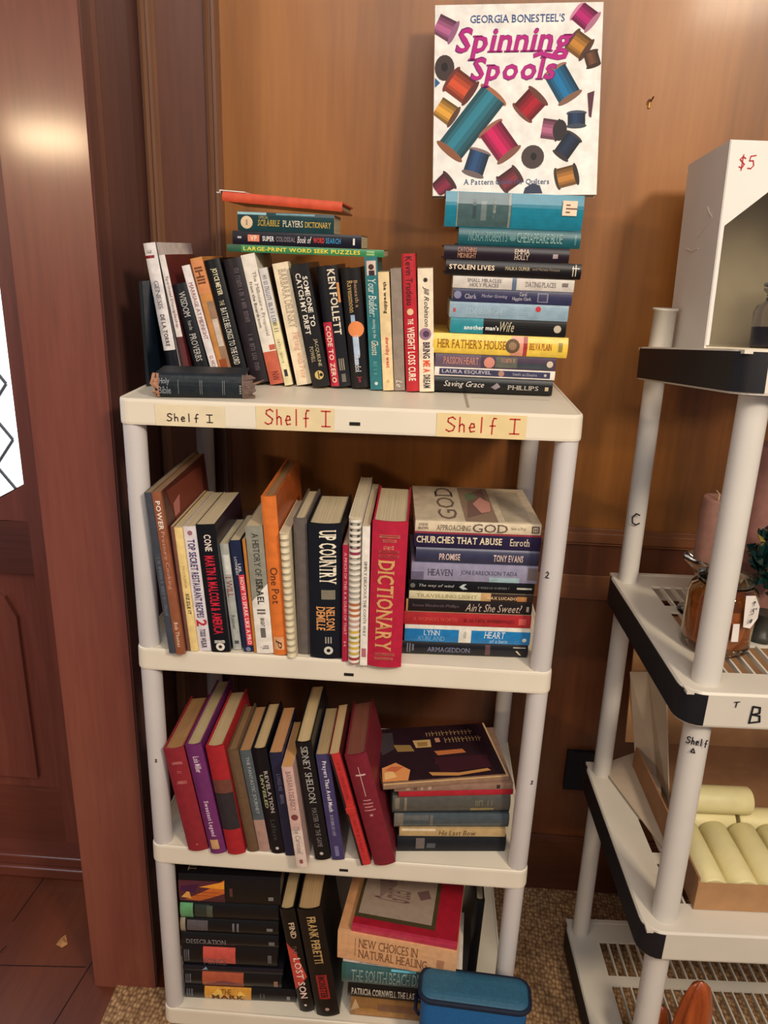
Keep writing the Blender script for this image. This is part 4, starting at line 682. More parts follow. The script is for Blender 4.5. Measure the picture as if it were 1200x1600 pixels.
# worn bible lying in front of the row
def bible():
    z = tz(0, .05); A = onZ(243, 621.5, z); B = onZ(384, 624.5, z); A.z = z; yw = math.atan2(B.y-A.y, B.x-A.x); ln = (B-A).length; y = A.y
    th = (online(243, 587, A, yw).z-z)*1.10
    M = Matrix.Translation((A.x, A.y+.001, z+.0004)) @ Matrix.Rotation(yw, 4, 'Z'); dp = .05 if y > 0.03 else .055
    dp = min(dp, Yh-.03-y) if False else .075
    o = thing('bible', 'small worn black leather bible with cracked brown ends lying on the top shelf', 'book', M)
    mb = MB(); m = mat((26, 34, 42), .5, .25, 120, bump=.4); K = 10; R = th*.5
    P = [(.066, 0)]+[(.008*(1-math.sin(math.pi*k/K)), th*.5-th*.5*math.cos(math.pi*k/K)*(1 if True else 1)) for k in range(K+1)]+[(.066, th), (.066, th-.002), (.012, th-.002), (.009, th*.5), (.012, .002), (.066, .002)]
    for i in range(len(P)):
        a, b = P[i], P[(i+1) % len(P)]; mb.face([(0, *a), (ln, *a), (ln, *b), (0, *b)][::-1], m, True)
    for x in (0, ln):
        n = len(P)
        for i in range(K+1): 
            u = i/K; a = P[1+i]; q = (.012, .002+(th-.004)*u)
            if i < K: mb.face([(x, *a), (x, *P[2+i]), (x, .012, .002+(th-.004)*(i+1)/K), (x, *q)], m)
        mb.face([(x, *P[0]), (x, *P[1]), (x, .012, .002), (x, .066, .002)], m); mb.face([(x, .066, th), (x, .012, th-.002), (x, *P[K+1]), (x, .066, th)], m)
    e = -.0006
    fy = lambda u: .008*(1-math.sin(math.pi*(math.acos(1-2*u)/math.pi)))+e
    for s, a, b, lo, hi in (('Holy', .04, .16, .52, .80), ('Bible', .03, .17, .16, .46)):
        vs, fs = text_mesh(s, 0, 1); mb.mesh([(ln*(a+(b-a)*X), fy(lo+(hi-lo)*Y_), th*(lo+(hi-lo)*Y_)) for X, Y_ in vs], fs, ink((150, 156, 160)))
    for x in (.25, .49, .51, .74, .76):
        for k in range(6): u0, u1 = .15+.6*k/6, .15+.6*(k+1)/6; mb.face([(ln*x, fy(u0), th*u0), (ln*x+.0007, fy(u0), th*u0), (ln*x+.0007, fy(u1), th*u1), (ln*x, fy(u1), th*u1)], ink((120, 124, 122)))
    for k in range(4): mb.face([(ln*.93, fy(.2+.1*k), th*(.2+.1*k)), (ln*.95, fy(.2+.1*k), th*(.2+.1*k)), (ln*.95, fy(.27+.1*k), th*(.27+.1*k)), (ln*.93, fy(.27+.1*k), th*(.27+.1*k))], ink((140, 140, 136)))
    mb.build('cover', o)
    pb = MB(); pb.box(.003, ln-.003, .013, .063, .003, th-.003, pages_mat((176, 140, 110))); pb.build('page_block', o)
    cmx = mat((176, 124, 96), .8, .35, 200, bump=.6); cmd = mat((104, 84, 76), .8, .35, 200, bump=.6); random.seed(3)
    for x0, sg in ((-.001, -1), (ln+.001, 1)):
        vs = []; nn = 9; cr = MB()
        for k in range(nn+1):
            u = k/nn; w = .006+.006*random.random() if sg < 0 else .010+.010*random.random()
            vs += [(x0-sg*.006, fy(min(.97, max(.03, u)))-.0012, th*(.02+.96*u)), (x0+sg*(w-.006), fy(min(.97, max(.03, u)))+.004*random.random(), th*(.02+.96*u))]
        cr.mesh(vs, [(2*k, 2*k+1, 2*k+3, 2*k+2) for k in range(nn)], cmx if sg < 0 else cmd)
        q = cr.build('leather_edge', o); q['label'] = 'cracked brown leather edge'
    cr = MB(); cr.mesh([(ln+.004, .002, th*.62), (ln+.026, -.002, th*.86), (ln+.020, .004, th*.70), (ln+.006, .006, th*.50)], [(0, 1, 2, 3)], mat((176, 140, 120), .8, .3, 150))
    q = cr.build('leather_flap', o); q['label'] = 'torn brown leather flap'
bible()

# the big quilting book standing on the stack, against the wall
def quilt_book():
    lean = math.radians(12); y0 = .262; zb = STK_TOP
    A = onY(677, 309, y0); B = onY(930, 305, y0)
    n = Vector((0, -math.cos(lean), math.sin(lean)))                  # plane through the bottom, leaning back
    def on(px, py): d = ray(px, py); P0 = Vector((0, y0, zb)); return CAM+d*((P0-CAM).dot(n)/d.dot(n))
    bl, br, tl, tr = on(677, 309), on(930, 305), on(681, 13), on(949, 2)
    D_ = ((br-bl)+(tr-tl))/2; w = D_.length; H = ((tl-bl)+(tr-br))/2; h = H.length
    up = Vector((0, math.sin(lean), math.cos(lean))); rt = Vector((1, 0, 0)); a = math.atan2(D_.dot(up), D_.dot(rt)); a2 = math.atan2(-H.dot(rt), H.dot(up)); ro = (a+a2)/2
    print('QUILT', w, h, 'rot', math.degrees(a), math.degrees(a2), 'bottom z', bl.z, br.z, 'stk', zb)
    X_ = rt*math.cos(ro)+up*math.sin(ro); Z_ = -rt*math.sin(ro)+up*math.cos(ro); N = X_.cross(Z_); th = .014
    # local x = head to tail (down), y = spine to fore-edge (right), z = toward the room
    c0 = (bl+br)/2; org = c0-X_*(w/2)+Z_*h
    low = min(( c0-X_*w/2).z, (c0+X_*w/2).z); org = org+Vector((0, 0, zb+.0006-low+th*math.sin(lean)*0))-N*0
    ax, ay, az = -Z_, X_, N
    if az.y > 0: az = -az
    org = org - az*th
    M = Matrix(((ax.x, ay.x, az.x, org.x), (ax.y, ay.y, az.y, org.y), (ax.z, ay.z, az.z, org.z), (0, 0, 0, 1)))
    art = []
    def U(x, y): return (min(.997, max(.003, (x-80)/1078)), min(.997, max(.003, (y-46)/1185)))
    def poly(pts, col): art.append(('p', [U(*p) for p in pts], col))
    def disc(x, y, rx, ry, rot, col, n=18): art.append(('p', [U(x+rx*math.cos(k*2*math.pi/n)*math.cos(rot)-ry*math.sin(k*2*math.pi/n)*math.sin(rot), y+rx*math.cos(k*2*math.pi/n)*math.sin(rot)+ry*math.sin(k*2*math.pi/n)*math.cos(rot)) for k in range(n)], col))
    def spool(x0, y0, x1, y1, rad, col, tan=(150, 98, 66), dark=.45, f0=1, f1=1, fl=1.16):
        dx, dy = x1-x0, y1-y0; L_ = math.hypot(dx, dy); ux, uy = dx/L_, dy/L_; nx, ny = -uy, ux; rot = math.atan2(uy, ux)
        tan = tuple(tan)
        if f0: disc(x0, y0, rad*.30, rad*fl, rot, tan)
        prof = [(-1, dark), (-.75, .62), (-.45, .85), (-.1, 1.05), (.2, 1.22), (.45, 1.0), (.7, .78), (1, .55)]
        for i in range(len(prof)-1):
            a, b_ = prof[i][0], prof[i+1][0]; k = (prof[i][1]+prof[i+1][1])/2; cc = tuple(min(255, int(v*k*.90)) for v in col)
            poly([(x0+nx*rad*a, y0+ny*rad*a), (x1+nx*rad*a, y1+ny*rad*a), (x1+nx*rad*b_, y1+ny*rad*b_), (x0+nx*rad*b_, y0+ny*rad*b_)], cc)
        if f1: disc(x1, y1, rad*.26, rad*fl, rot, tuple(int(v*.85) for v in tan))
    W0, W1, H0, H1 = 84, 1138, 50, 1228
    spool(92, 160, 205, 215, 68, (176, 96, 140), (170, 110, 150), f0=0)
    spool(998, 92, 1092, 168, 68, (178, 30, 110), (200, 130, 160))
    spool(968, 270, 1060, 335, 70, (190, 128, 50), (96, 60, 44)); spool(1085, 350, 1112, 430, 46, (110, 70, 48), (70, 44, 36))
    disc(150, 430, 64, 80, 0, (64, 50, 48)); disc(150, 425, 22, 28, 0, (30, 24, 26))
    poly([(88, 490), (122, 522), (88, 552)], (40, 90, 140))
    spool(195, 500, 320, 590, 80, (206, 80, 46), (110, 50, 44))
    spool(108, 665, 215, 735, 66, (220, 160, 60), (110, 70, 50), f0=0)
    spool(860, 455, 965, 625, 76, (16, 112, 162), (150, 110, 90))
    spool(470, 600, 190, 950, 92, (44, 124, 144), (160, 100, 70), .5)
    spool(660, 715, 760, 610, 76, (170, 18, 42), (120, 66, 56))
    spool(455, 810, 580, 975, 82, (204, 22, 92), (150, 96, 80))
    spool(390, 955, 345, 1095, 66, (38, 76, 120), (130, 110, 110))
    spool(790, 810, 890, 825, 62, (176, 98, 130), (60, 46, 48), f0=0); disc(905, 825, 46, 66, .1, (46, 38, 42))
    spool(1010, 720, 1012, 800, 56, (30, 56, 92), (70, 80, 96)); spool(1000, 865, 915, 985, 54, (28, 44, 72), (60, 50, 56))
    disc(735, 990, 74, 74, 0, (72, 58, 58)); disc(740, 988, 20, 24, 0, (24, 20, 24))
    spool(900, 1130, 1020, 1100, 62, (190, 126, 56), (60, 48, 40))
    spool(105, 1200, 195, 1130, 62, (130, 36, 62), (80, 40, 44), f0=0); spool(540, 1165, 640, 1095, 58, (130, 46, 58), (90, 50, 50))
    poly([(680, 1220), (690, 1185), (735, 1158), (785, 1170), (805, 1220)], (52, 58, 82)); poly([(1076, 600), (1120, 585), (1105, 750), (1090, 740)], (84, 44, 56))
    def tx(s, x0, x1, y0, y1, col, bold, serif, it): a, b_ = U(x0, y0), U(x1, y1); art.append(('t', s, a[0], b_[0], a[1], b_[1], col, bold, serif, it))
    tx("GEORGIA BONESTEEL'S", 312, 915, 112, 160, (54, 84, 140), 0, 1, 0)
    for off, col in ((6, (92, 30, 96)), (0, (176, 30, 124))):
        tx('Spinning', 222-off, 975+off, 190-off, 385+off, col, 1, 1, .22); tx('Spools', 322-off, 868+off, 372-off, 552+off, col, 1, 1, .22)
    for x0, col in ((0, (176, 30, 124)),):
        poly([(720, 352), (770, 338), (850, 356), (900, 372), (950, 340), (930, 385), (880, 394), (830, 384), (770, 364), (722, 380)], col)
    tx('A Pattern Guide for Quilters', 286, 846, 1128, 1168, (62, 80, 120), 0, 1, 0)
    book(M, h, th, w, (226, 222, 216), 'large white quilting book with coloured thread spools on its cover, standing atop the stack', front=(224, 219, 212), art=art, rough=.45, name='quilting_book', pages=(220, 208, 186))
quilt_book()

# second shelf: pile at the right
P, yw, z = base(1, (628, 1022), (826, 1029)); P.y = .030; yw = math.radians(2.9)
stack(P, yw, z, [
 (628, 826, 1002, dict(label='dark navy hardcover with pale capitals, lowest of the right pile on the second shelf', kind='h', spine=(34, 36, 48), items=[r(.04, .048, .15, .85, (130, 130, 140)), r(.06, .068, .15, .85, (130, 130, 140)), r(.08, .095, .3, .8, (110, 110, 120)), t('ARMAGEDDON', .20, .54, .28, .64, (130, 132, 160), 0, 1), r(.66, .70, .1, .9, (90, 56, 62)), r(.88, .98, .75, .82, (180, 170, 150)), ('p', [(.90, .55), (.915, .55), (.95, .2), (.935, .2)], (220, 206, 170))])),
 (632.7, 830, 976, dict(label='sky blue and white paperback second from the bottom of the second shelf pile', spine=(226, 222, 210), items=[r(0, .43, 0, .78, (24, 122, 186)), r(.53, 1, 0, .78, (24, 122, 186)), t('LYNN', .15, .28, .42, .72, (214, 226, 230), 0, 1), t('KURLAND', .11, .32, .08, .36, (120, 176, 210), 0, 1), t('HEART', .63, .80, .36, .74, (226, 232, 232), 0, 1, .2), t('of a hero', .68, .82, .06, .3, (190, 214, 226), 0, 1, .2), c(.955, .3, .12, (220, 220, 210)), r(.47, .49, .3, .7, (190, 186, 170))])),
 (631.5, 831, 956, dict(label='red paperback with faint red capitals in the second shelf pile', spine=(176, 40, 44), items=[t("A WOMAN'S WORTH", .07, .42, .35, .66, (214, 90, 80), 0, 1), s(.47, .87, .35, .62, (70, 24, 26)), r(.90, .96, .25, .75, (206, 90, 80))])),
 (635, 833, 930, dict(label='tan-edged dark book with a slanted script title in the second shelf pile', spine=(54, 42, 44), items=[r(0, .015, 0, 1, (190, 146, 96)), r(0, 1, 0, .06, (190, 150, 120)), t('Susan Elizabeth Phillips', .05, .42, .4, .66, (110, 92, 100), 0, 1), t("Ain't She Sweet?", .47, .92, .2, .82, (196, 176, 160), 0, 0, .35), r(.955, .975, .3, .7, (190, 170, 150))], th=.0205)),
 (639.7, 834.5, 914, dict(label='paperback fading from cream to black, seventh from the top of the second shelf pile', spine=(216, 208, 170), items=[r(.66, 1, 0, 1, (60, 42, 36)), r(.58, .66, 0, 1, (206, 164, 110)), t('TRAVELLING LIGHT', .06, .55, .28, .7, (170, 156, 110), 0, 1), t('MAX LUCADO', .63, .87, .26, .62, (226, 196, 150), 1, 1), r(.87, .95, .1, .7, (190, 130, 76))], th=.0125)),
 (639.7, 837, 896, dict(label='black paperback with a small white feather mark in the second shelf pile', spine=(26, 28, 34), items=[c(.03, .5, .22, (110, 110, 110)), t('The way of wind', .08, .36, .35, .68, (190, 190, 186), 0, 0, .3), ('p', [(.40, .5), (.43, .75), (.46, .78), (.435, .55), (.47, .3), (.43, .25)], (190, 206, 206)), s(.55, .80, .4, .6, (120, 122, 120)), r(.86, .98, .45, .62, (190, 190, 170))], th=.0165)),
 (643, 841.5, 879, dict(label='pale lilac paperback with dark capitals in the second shelf pile', spine=(150, 146, 172), items=[r(.0, .1, 0, .5, (110, 106, 130)), t('HEAVEN', .13, .33, .3, .68, (70, 64, 84), 0, 1), t('JONI EARECKSON TADA', .39, .84, .34, .66, (84, 80, 110), 0), r(.62, .86, .0, .3, (160, 190, 196)), r(.92, 1, .2, .9, (120, 106, 106))])),
 (650, 844, 855, dict(label='indigo paperback with two condensed pale titles in the second shelf pile', kind='h', spine=(54, 56, 84), items=[t('PROMISE', .19, .36, .22, .66, (220, 196, 186), 1), t('TONY EVANS', .63, .87, .22, .68, (220, 196, 186), 1), r(0, 1, .85, .95, (90, 90, 116))])),
 (648, 847, 830.5, dict(label='dark purple paperback with large cream serif capitals in the second shelf pile', spine=(40, 32, 66), front=(130, 36, 50), items=[r(0, 1, .9, 1, (150, 40, 54)), t('CHURCHES THAT ABUSE', .015, .69, .30, .74, (234, 218, 186), 1, 1), t('Enroth', .755, .91, .28, .74, (228, 212, 184), 0, 1)])),
 (649, 847, 811.5, dict(label='cream paperback with a flower cover, topmost of the second shelf pile', spine=(222, 206, 176), front=(206, 190, 164), th=.0160, depth=.165, items=[t('STEVE', .03, .10, .55, .78, (130, 112, 96), 1), t('BROWN', .025, .105, .22, .46, (130, 112, 96), 1), t('APPROACHING', .17, .44, .2, .7, (120, 104, 90), 0, 1), t('GOD', .455, .735, .12, .88, (96, 80, 80), 0, 1), t('How to Pray', .76, .88, .35, .7, (150, 134, 116), 0, 1), r(.925, .985, .2, .82, (84, 66, 60)), r(.935, .975, .3, .72, (214, 196, 166)), t('H', .942, .968, .36, .66, (84, 66, 60), 1)],
   art=[r(.02, .98, .40, .66, (150, 126, 108)), ('p', [(.1, .42), (.8, .48), (.95, .62), (.3, .64)], (120, 92, 84)), ('p', [(.25, .55), (.5, .5), (.7, .58), (.55, .65), (.3, .63)], (196, 140, 128)), ('p', [(.55, .46), (.75, .44), (.85, .52), (.7, .56)], (104, 116, 90)), t('GOD', .06, .96, .19, .345, (110, 94, 84), 0, 1), r(.06, .9, .72, .93, (180, 166, 144))])),
], 'pile of flat books on the second shelf')

# third shelf pile
P, yw, z = base(2, (621, 1334), (791, 1334)); yw = math.radians(5.5); P.y = .0215
z = stack(P, yw, z, [
 (621, 791, 1307, dict(label='dark navy cloth hardcover with a worn silver patch, lowest of the third shelf pile', kind='h', spine=(34, 38, 50), rough=.6, items=[r(.17, .25, .25, .85, (104, 92, 88)), r(.27, .35, .3, .6, (70, 74, 82))])),
 (624, 790, 1294.5, dict(label='thin straw-coloured book second from the bottom of the third shelf pile', spine=(190, 160, 112), items=[t('His Last Bow', .37, .72, .15, .8, (110, 86, 60), 0, 0, .2), r(.02, .34, .7, .95, (226, 206, 176))], yaw=-.01)),
 (616, 796, 1273, dict(label='library-covered grey-blue book in the third shelf pile', kind='h', spine=(72, 82, 88), rough=.2, items=[r(0, .08, 0, 1, (120, 112, 100)), r(.31, .335, .15, .9, (112, 108, 98)), r(.08, .3, .6, .9, (96, 98, 96))])),
 (613.5, 798, 1246, dict(label='grey-green book with a pale olive label line in the third shelf pile', kind='h', spine=(84, 82, 76), rough=.3, items=[r(.02, .06, .3, .9, (120, 112, 96)), r(.10, .12, .2, .9, (130, 120, 100)), r(.66, .86, .15, .32, (150, 132, 80)), s(.70, .90, .45, .75, (120, 116, 90)), r(0, 1, 0, .1, (50, 58, 66))], yaw=.02)),
 (623, 801, 1238, dict(label='thin bright red book near the top of the third shelf pile', spine=(176, 34, 50), yaw=.04, th=.0095, depth=.15)),
 (616, 801, 1228, dict(label='dull pinkish-tan book under the glossy picture paperback on the third shelf', spine=(150, 118, 100), yaw=.04, th=.0115, depth=.15, items=[r(.10, .13, .2, .8, (190, 160, 140)), r(.16, .19, .2, .8, (110, 84, 76)), r(.22, .24, .2, .8, (190, 160, 140)), r(.28, .31, .2, .8, (190, 160, 140)), r(.86, .89, .2, .8, (60, 44, 44))])),
], 'pile of flat books on the third shelf')
def glossy():
    zt = z+.008; a, b, q, d = onZ(599, 1228, zt), onZ(795, 1213.6, zt), onZ(763, 1131, zt), onZ(590.5, 1140, zt)
    yw = math.atan2(b.y-a.y, b.x-a.x); ln = (b-a).length; dp = ((q-b).length+(d-a).length)/2
    print('glossy', math.degrees(yw), ln, dp, a)
    dp = min(dp, SD-.012-b.y)
    M = Matrix.Translation((a.x, a.y, z+.0004)) @ Matrix.Rotation(yw, 4, 'Z')
    A_ = [('p', [(.0, .0), (.0, 1), (.018, 1), (.018, 0)], (232, 190, 130)), ('p', [(.0, .985), (1, .985), (1, 1), (0, 1)], (222, 186, 140))]
    A_ += [('p', pp, cc) for pp, cc in (
        ([(.05, .0), (.28, .02), (.36, .14), (.22, .24), (.05, .20)], (226, 150, 90)), ([(.08, .02), (.2, .03), (.22, .10), (.12, .12)], (246, 196, 130)), ([(.24, .04), (.3, .1), (.28, .2), (.2, .12)], (206, 110, 70)),
        ([(.55, .18), (.68, .16), (.66, .30), (.54, .32)], (150, 120, 70)), ([(.60, .34), (.74, .33), (.74, .48), (.60, .47)], (206, 170, 110)), ([(.62, .36), (.70, .36), (.70, .45), (.62, .44)], (160, 120, 70)),
        ([(.44, .50), (.52, .48), (.53, .72), (.46, .74)], (190, 112, 62)), ([(.24, .48), (.32, .46), (.33, .72), (.26, .74)], (128, 60, 50)), ([(.10, .40), (.16, .38), (.12, .62), (.16, .86), (.12, .88), (.07, .60)], (196, 140, 80)),
        ([(.14, .48), (.40, .46), (.40, .9), (.18, .9)], (60, 24, 34)), ([(.5, .05), (.9, .02), (.92, .18), (.6, .16)], (64, 56, 60)), ([(.68, .52), (.76, .52), (.76, .56), (.68, .56)], (190, 140, 110)))]
    A_ += [('t', 'Christmas Dinner', .78, .86, .45, .95, (0, 0, 0), 0, 1, 0)][:0]
    rs = random.Random(4)
    for y0, y1, x0, x1 in ((.80, .90, .46, .86), (.66, .77, .60, .92)):
        x = x0
        while x < x1:
            w = rs.uniform(.012, .028); A_.append(('p', [(y0, x), (y1*rs.uniform(.97, 1), x), (y1*rs.uniform(.97, 1), x+.008), (y0, x+.008)], (150, 122, 84))); A_.append(('p', [(y0+(y1-y0)*.4, x), (y0+(y1-y0)*.55, x), (y0+(y1-y0)*.6, x+w), (y0+(y1-y0)*.45, x+w)], (150, 122, 84))); x += w+.010
    art = [a_ for a_ in A_ if a_[0] != 'q']
    def ex(o, ln, th, dp, sh, f): pass
    th = .0085
    o = book(M, ln, th, dp, (150, 118, 96), 'glossy dark picture paperback with a cream border lying on top of the third shelf pile', front=(44, 26, 34), art=art, rough=.18, pages=(200, 170, 130), group=None)
glossy()

# bottom shelf piles
P, yw, z = base(3, (286, 1561), (464, 1568)); yw = math.radians(2.0); P.y = .0205
FH = [r(.02, .03, .2, .8, (90, 92, 104)), r(.04, .05, .2, .8, (90, 92, 104)), r(.06, .075, .25, .8, (90, 92, 104))]
K2 = dict(kind='h', spine=(26, 25, 32), pages=(120, 104, 88))
stack(P, yw, z, [
 (286, 462, 1541, dict(K2, label='black hardcover with a gold panel lettered in dark capitals, lowest of the bottom shelf pile', items=FH+[r(.18, .60, .02, .98, (212, 150, 56)), ('p', [(.22, .3), (.3, .9), (.36, .5), (.3, .1)], (236, 190, 90)), ('p', [(.44, .2), (.5, .8), (.56, .5)], (240, 196, 96)), t('THE', .33, .42, .56, .86, (110, 66, 24), 0, 1), t('MARK', .24, .54, .1, .5, (100, 60, 20), 1, 1), r(.68, .69, .3, .7, (80, 76, 80)), r(.71, .72, .3, .7, (80, 76, 80)), r(.92, .95, .3, .6, (120, 120, 120))])),
 (286, 440, 1517.5, dict(K2, label='black hardcover with a rust-orange panel, second from the bottom of the bottom shelf pile', items=FH+[r(.19, .61, .02, .98, (176, 84, 58)), ('p', [(.22, .2), (.4, .5), (.6, .3), (.6, .05), (.22, .05)], (120, 56, 66)), r(.92, .96, .2, .6, (150, 110, 90))])),
 (284, 442, 1503, dict(K2, label='thin dark violet-spined book in the bottom shelf pile', spine=(40, 34, 50), items=[('p', [(.19, .4), (.23, .9), (.25, .5)], (130, 150, 170))], th=.0130)),
 (284, 433, 1478, dict(K2, label='black hardcover with a coral red panel in the bottom shelf pile', items=FH+[r(.22, .56, .15, .95, (206, 84, 74)), t('FORCE', .22, .46, .04, .42, (130, 110, 110), 0, 1), r(.9, .94, .3, .7, (90, 90, 90))])),
 (282.5, 435, 1458, dict(K2, label='black hardcover with small grey capitals and no panel in the bottom shelf pile', items=[t('DESECRATION', .05, .46, .2, .6, (140, 138, 142), 0, 1), r(.9, .96, .3, .6, (110, 110, 110))])),
 (281, 435, 1436, dict(K2, label='black hardcover with a smoky silver panel in the bottom shelf pile', items=[r(0, .05, 0, 1, (150, 140, 120)), r(.07, .28, .2, .9, (88, 82, 88)), r(.53, .55, .2, .8, (110, 108, 120)), r(.575, .595, .2, .8, (110, 108, 120)), r(.88, .94, .4, .6, (120, 120, 120))])),
 (281, 435, 1411, dict(K2, label='black hardcover with a small mint green end label in the bottom shelf pile', items=[r(0, .13, .05, .95, (96, 160, 110)), r(.15, .3, .1, .9, (44, 54, 48)), r(.27, .33, .1, .85, (76, 84, 72))])),
 (278, 438, 1367, dict(K2, label='thick black hardcover with a fiery orange and purple picture, topmost of the bottom shelf pile', items=[r(0, .45, .02, .8, (84, 34, 50)), ('p', [(.05, .1), (.3, .55), (.45, .85), (.45, .4), (.2, .05)], (206, 106, 44)), ('p', [(.2, .6), (.45, .8), (.45, .55)], (232, 150, 50)), ('p', [(.02, .2), (.1, .5), (.12, .15)], (240, 176, 90)), ('p', [(.02, .6), (.2, .7), (.16, .4), (.02, .45)], (70, 30, 64)), r(.5, .53, .3, .6, (90, 50, 54)), r(.88, .93, .2, .35, (130, 130, 130))],
   art=[('t', 'THE', .1, .3, .08, .16, (150, 130, 100), 0, 1, 0)])),
], 'pile of black hardcovers on the bottom shelf')
GE = 'pile of mixed books at the right of the bottom shelf'
P, yw, z = base(3, (548, 1586), (655, 1591)); yw = math.radians(-1); P.y = max(P.y, .012)
z = stack(P, yw, z, [
 (548, 690, 1560, dict(label='gold and tan patterned book, lowest of the pile beside the blue lunch bag', spine=(150, 108, 62), pages=(170, 140, 100), items=[r(.05, .6, .1, .5, (176, 124, 56)), r(.3, .9, .4, .8, (130, 92, 66)), ('p', [(0, .3), (.05, 1), (.1, .5)], (200, 170, 130))])),
 (543.5, 700, 1533, dict(label='black hardcover with narrow white capitals in the pile beside the lunch bag', kind='h', spine=(30, 28, 32), items=[t('PATRICIA CORNWELL THE LAST PRECINCT', .04, .92, .26, .66, (206, 196, 180), 1)])),
 (534, 690, 1507, dict(label='teal book with pale narrow capitals in the pile beside the lunch bag', kind='h', spine=(54, 96, 100), items=[r(0, .04, 0, 1, (40, 92, 84)), t('THE SOUTH BEACH DIET', .1, .85, .2, .8, (146, 166, 160), 0, 1), r(.5, .75, .82, .92, (110, 200, 226))], dy=-.006)),
 (536, 724, 1496, dict(label='thin stack-edge white magazine above the teal book', spine=(226, 214, 206), pages=(220, 206, 190), name='magazine', items=[s(.14, .3, .3, .7, (150, 130, 120)), s(.36, .62, .3, .7, (150, 130, 120))], yaw=-.05, th=.006)),
 (541, 718, 1490, dict(label='thin cream magazine directly under the thick peach book', spine=(214, 190, 160), pages=(210, 180, 146), name='magazine', yaw=-.06, th=.007, dy=.004)),
 (527.6, 717, 1455, dict(label='thick peach paperback with brown serif capitals on the bottom shelf', spine=(226, 172, 126), front=(206, 150, 104), items=[r(.15, .155, .2, .85, (150, 100, 70)), t('NEW CHOICES IN', .18, .68, .54, .86, (128, 88, 60), 0, 1), t('NATURAL HEALING', .18, .76, .16, .48, (128, 88, 60), 0, 1), r(.84, .90, .3, .6, (190, 130, 90))], yaw=-.10, dy=-.006, depth=.2)),
 (549.5, 717, 1440, dict(label='crimson book with a grey engraved picture cover, topmost beside the lunch bag', spine=(186, 50, 78), front=(160, 24, 44), items=[s(.1, .6, .3, .7, (214, 100, 110))], yaw=-.11, th=.012, dy=-.004, depth=.17,
   art=[r(.12, 1, .0, .78, (70, 62, 40)), r(.17, 1, .03, .74, (160, 140, 124)), ('p', [(.4, .2), (.7, .15), (.9, .3), (.6, .34)], (130, 108, 98)), t('Prayers', .62, .74, .16, .48, (100, 70, 70), 0, 0, .3), t('Graces', .38, .54, .14, .5, (100, 70, 70), 0, 0, .3), ('p', [(.45, .6), (.55, .55), (.6, .66), (.5, .7)], (110, 84, 80))])),
], GE)
# dark upright book leaning behind that pile at the right
def behind():
    pl_ = onZ(712, 1530, .05); M = Matrix.Translation((.534, .06, TZ[3]+.0003)) @ Matrix.Rotation(math.pi/2-math.radians(-1), 4, 'Y')
    book(M, .235, .016, .17, (30, 28, 32), 'dark binder-like book standing behind the pile beside the lunch bag', kind='h', x0=-.235, pages=(150, 140, 120))
behind()
# ------------------------------------------------------------------ blue lunch bag on the carpet
def lunch_bag():
    y = -.075; A = onY(656, 1563, y); B = onY(829, 1585, y); z = (A.z+B.z)/2; yw = math.atan2(0.0, 1); w = B.x-A.x
    print('BAG', A, B, w, z)
    M = Matrix.Translation((A.x, y+.012, .0062)) @ Matrix.Rotation(-.06, 4, 'Z'); h = z-.0062; dp = .056
    o = thing('lunch_bag', 'blue insulated lunch bag with dark navy piping on the carpet before the bottom shelf', 'bag', M)
    blue = mat((22, 100, 164), .7, .1, 220, bump=.2); navy = mat((22, 32, 54), .7, .15, 160); lidm = mat((40, 92, 120), .65, .12, 200, bump=.2)
    h2 = h-.009
    f = MB(); vs = []; nx, nz = 8, 8
    f.prism(rrect(.002, w-.002, 0, dp, .018, 5), 'z', .002, h2, blue, True); q = f.build('body', o)
    f = MB()
    rg = lambda ins, zz: [(x, y_, zz) for x, y_ in rrect(.001+ins, w-.001-ins, -.001+ins, dp+.001-ins, max(.018-ins, .004), 5)]
    R_ = [rg(0, h2+.001), rg(0, h-.004), rg(.003, h-.001), rg(.008, h+.001), rg(.014, h+.002)]; n = len(R_[0]); vs = [p for r_ in R_ for p in r_]
    f.mesh(vs, [(j*n+k, j*n+(k+1) % n, (j+1)*n+(k+1) % n, (j+1)*n+k) for j in range(4) for k in range(n)], lidm); f.face(R_[-1], lidm); f.face(R_[0][::-1], lidm); f.build('lid', o)
    for zz, ins, rr in ((h2+.002, -.0005, .0046), (.004, 0, .003)):
        f = MB(); P = rrect(.001+ins, w-.001-ins, -.001+ins, dp+.001-ins, .018, 5); P = P+P[:2]; f.tube([(x, y_, zz) for x, y_ in P], rr, navy, 8, cap=False); f.build('piping', o)
    f = MB(); f.tube([(.0, .03, h*.6), (-.006, .03, h*.66), (-.006, .06, h*.66), (.0, .06, h*.6)], .003, navy); f.build('side_loop', o)
lunch_bag()

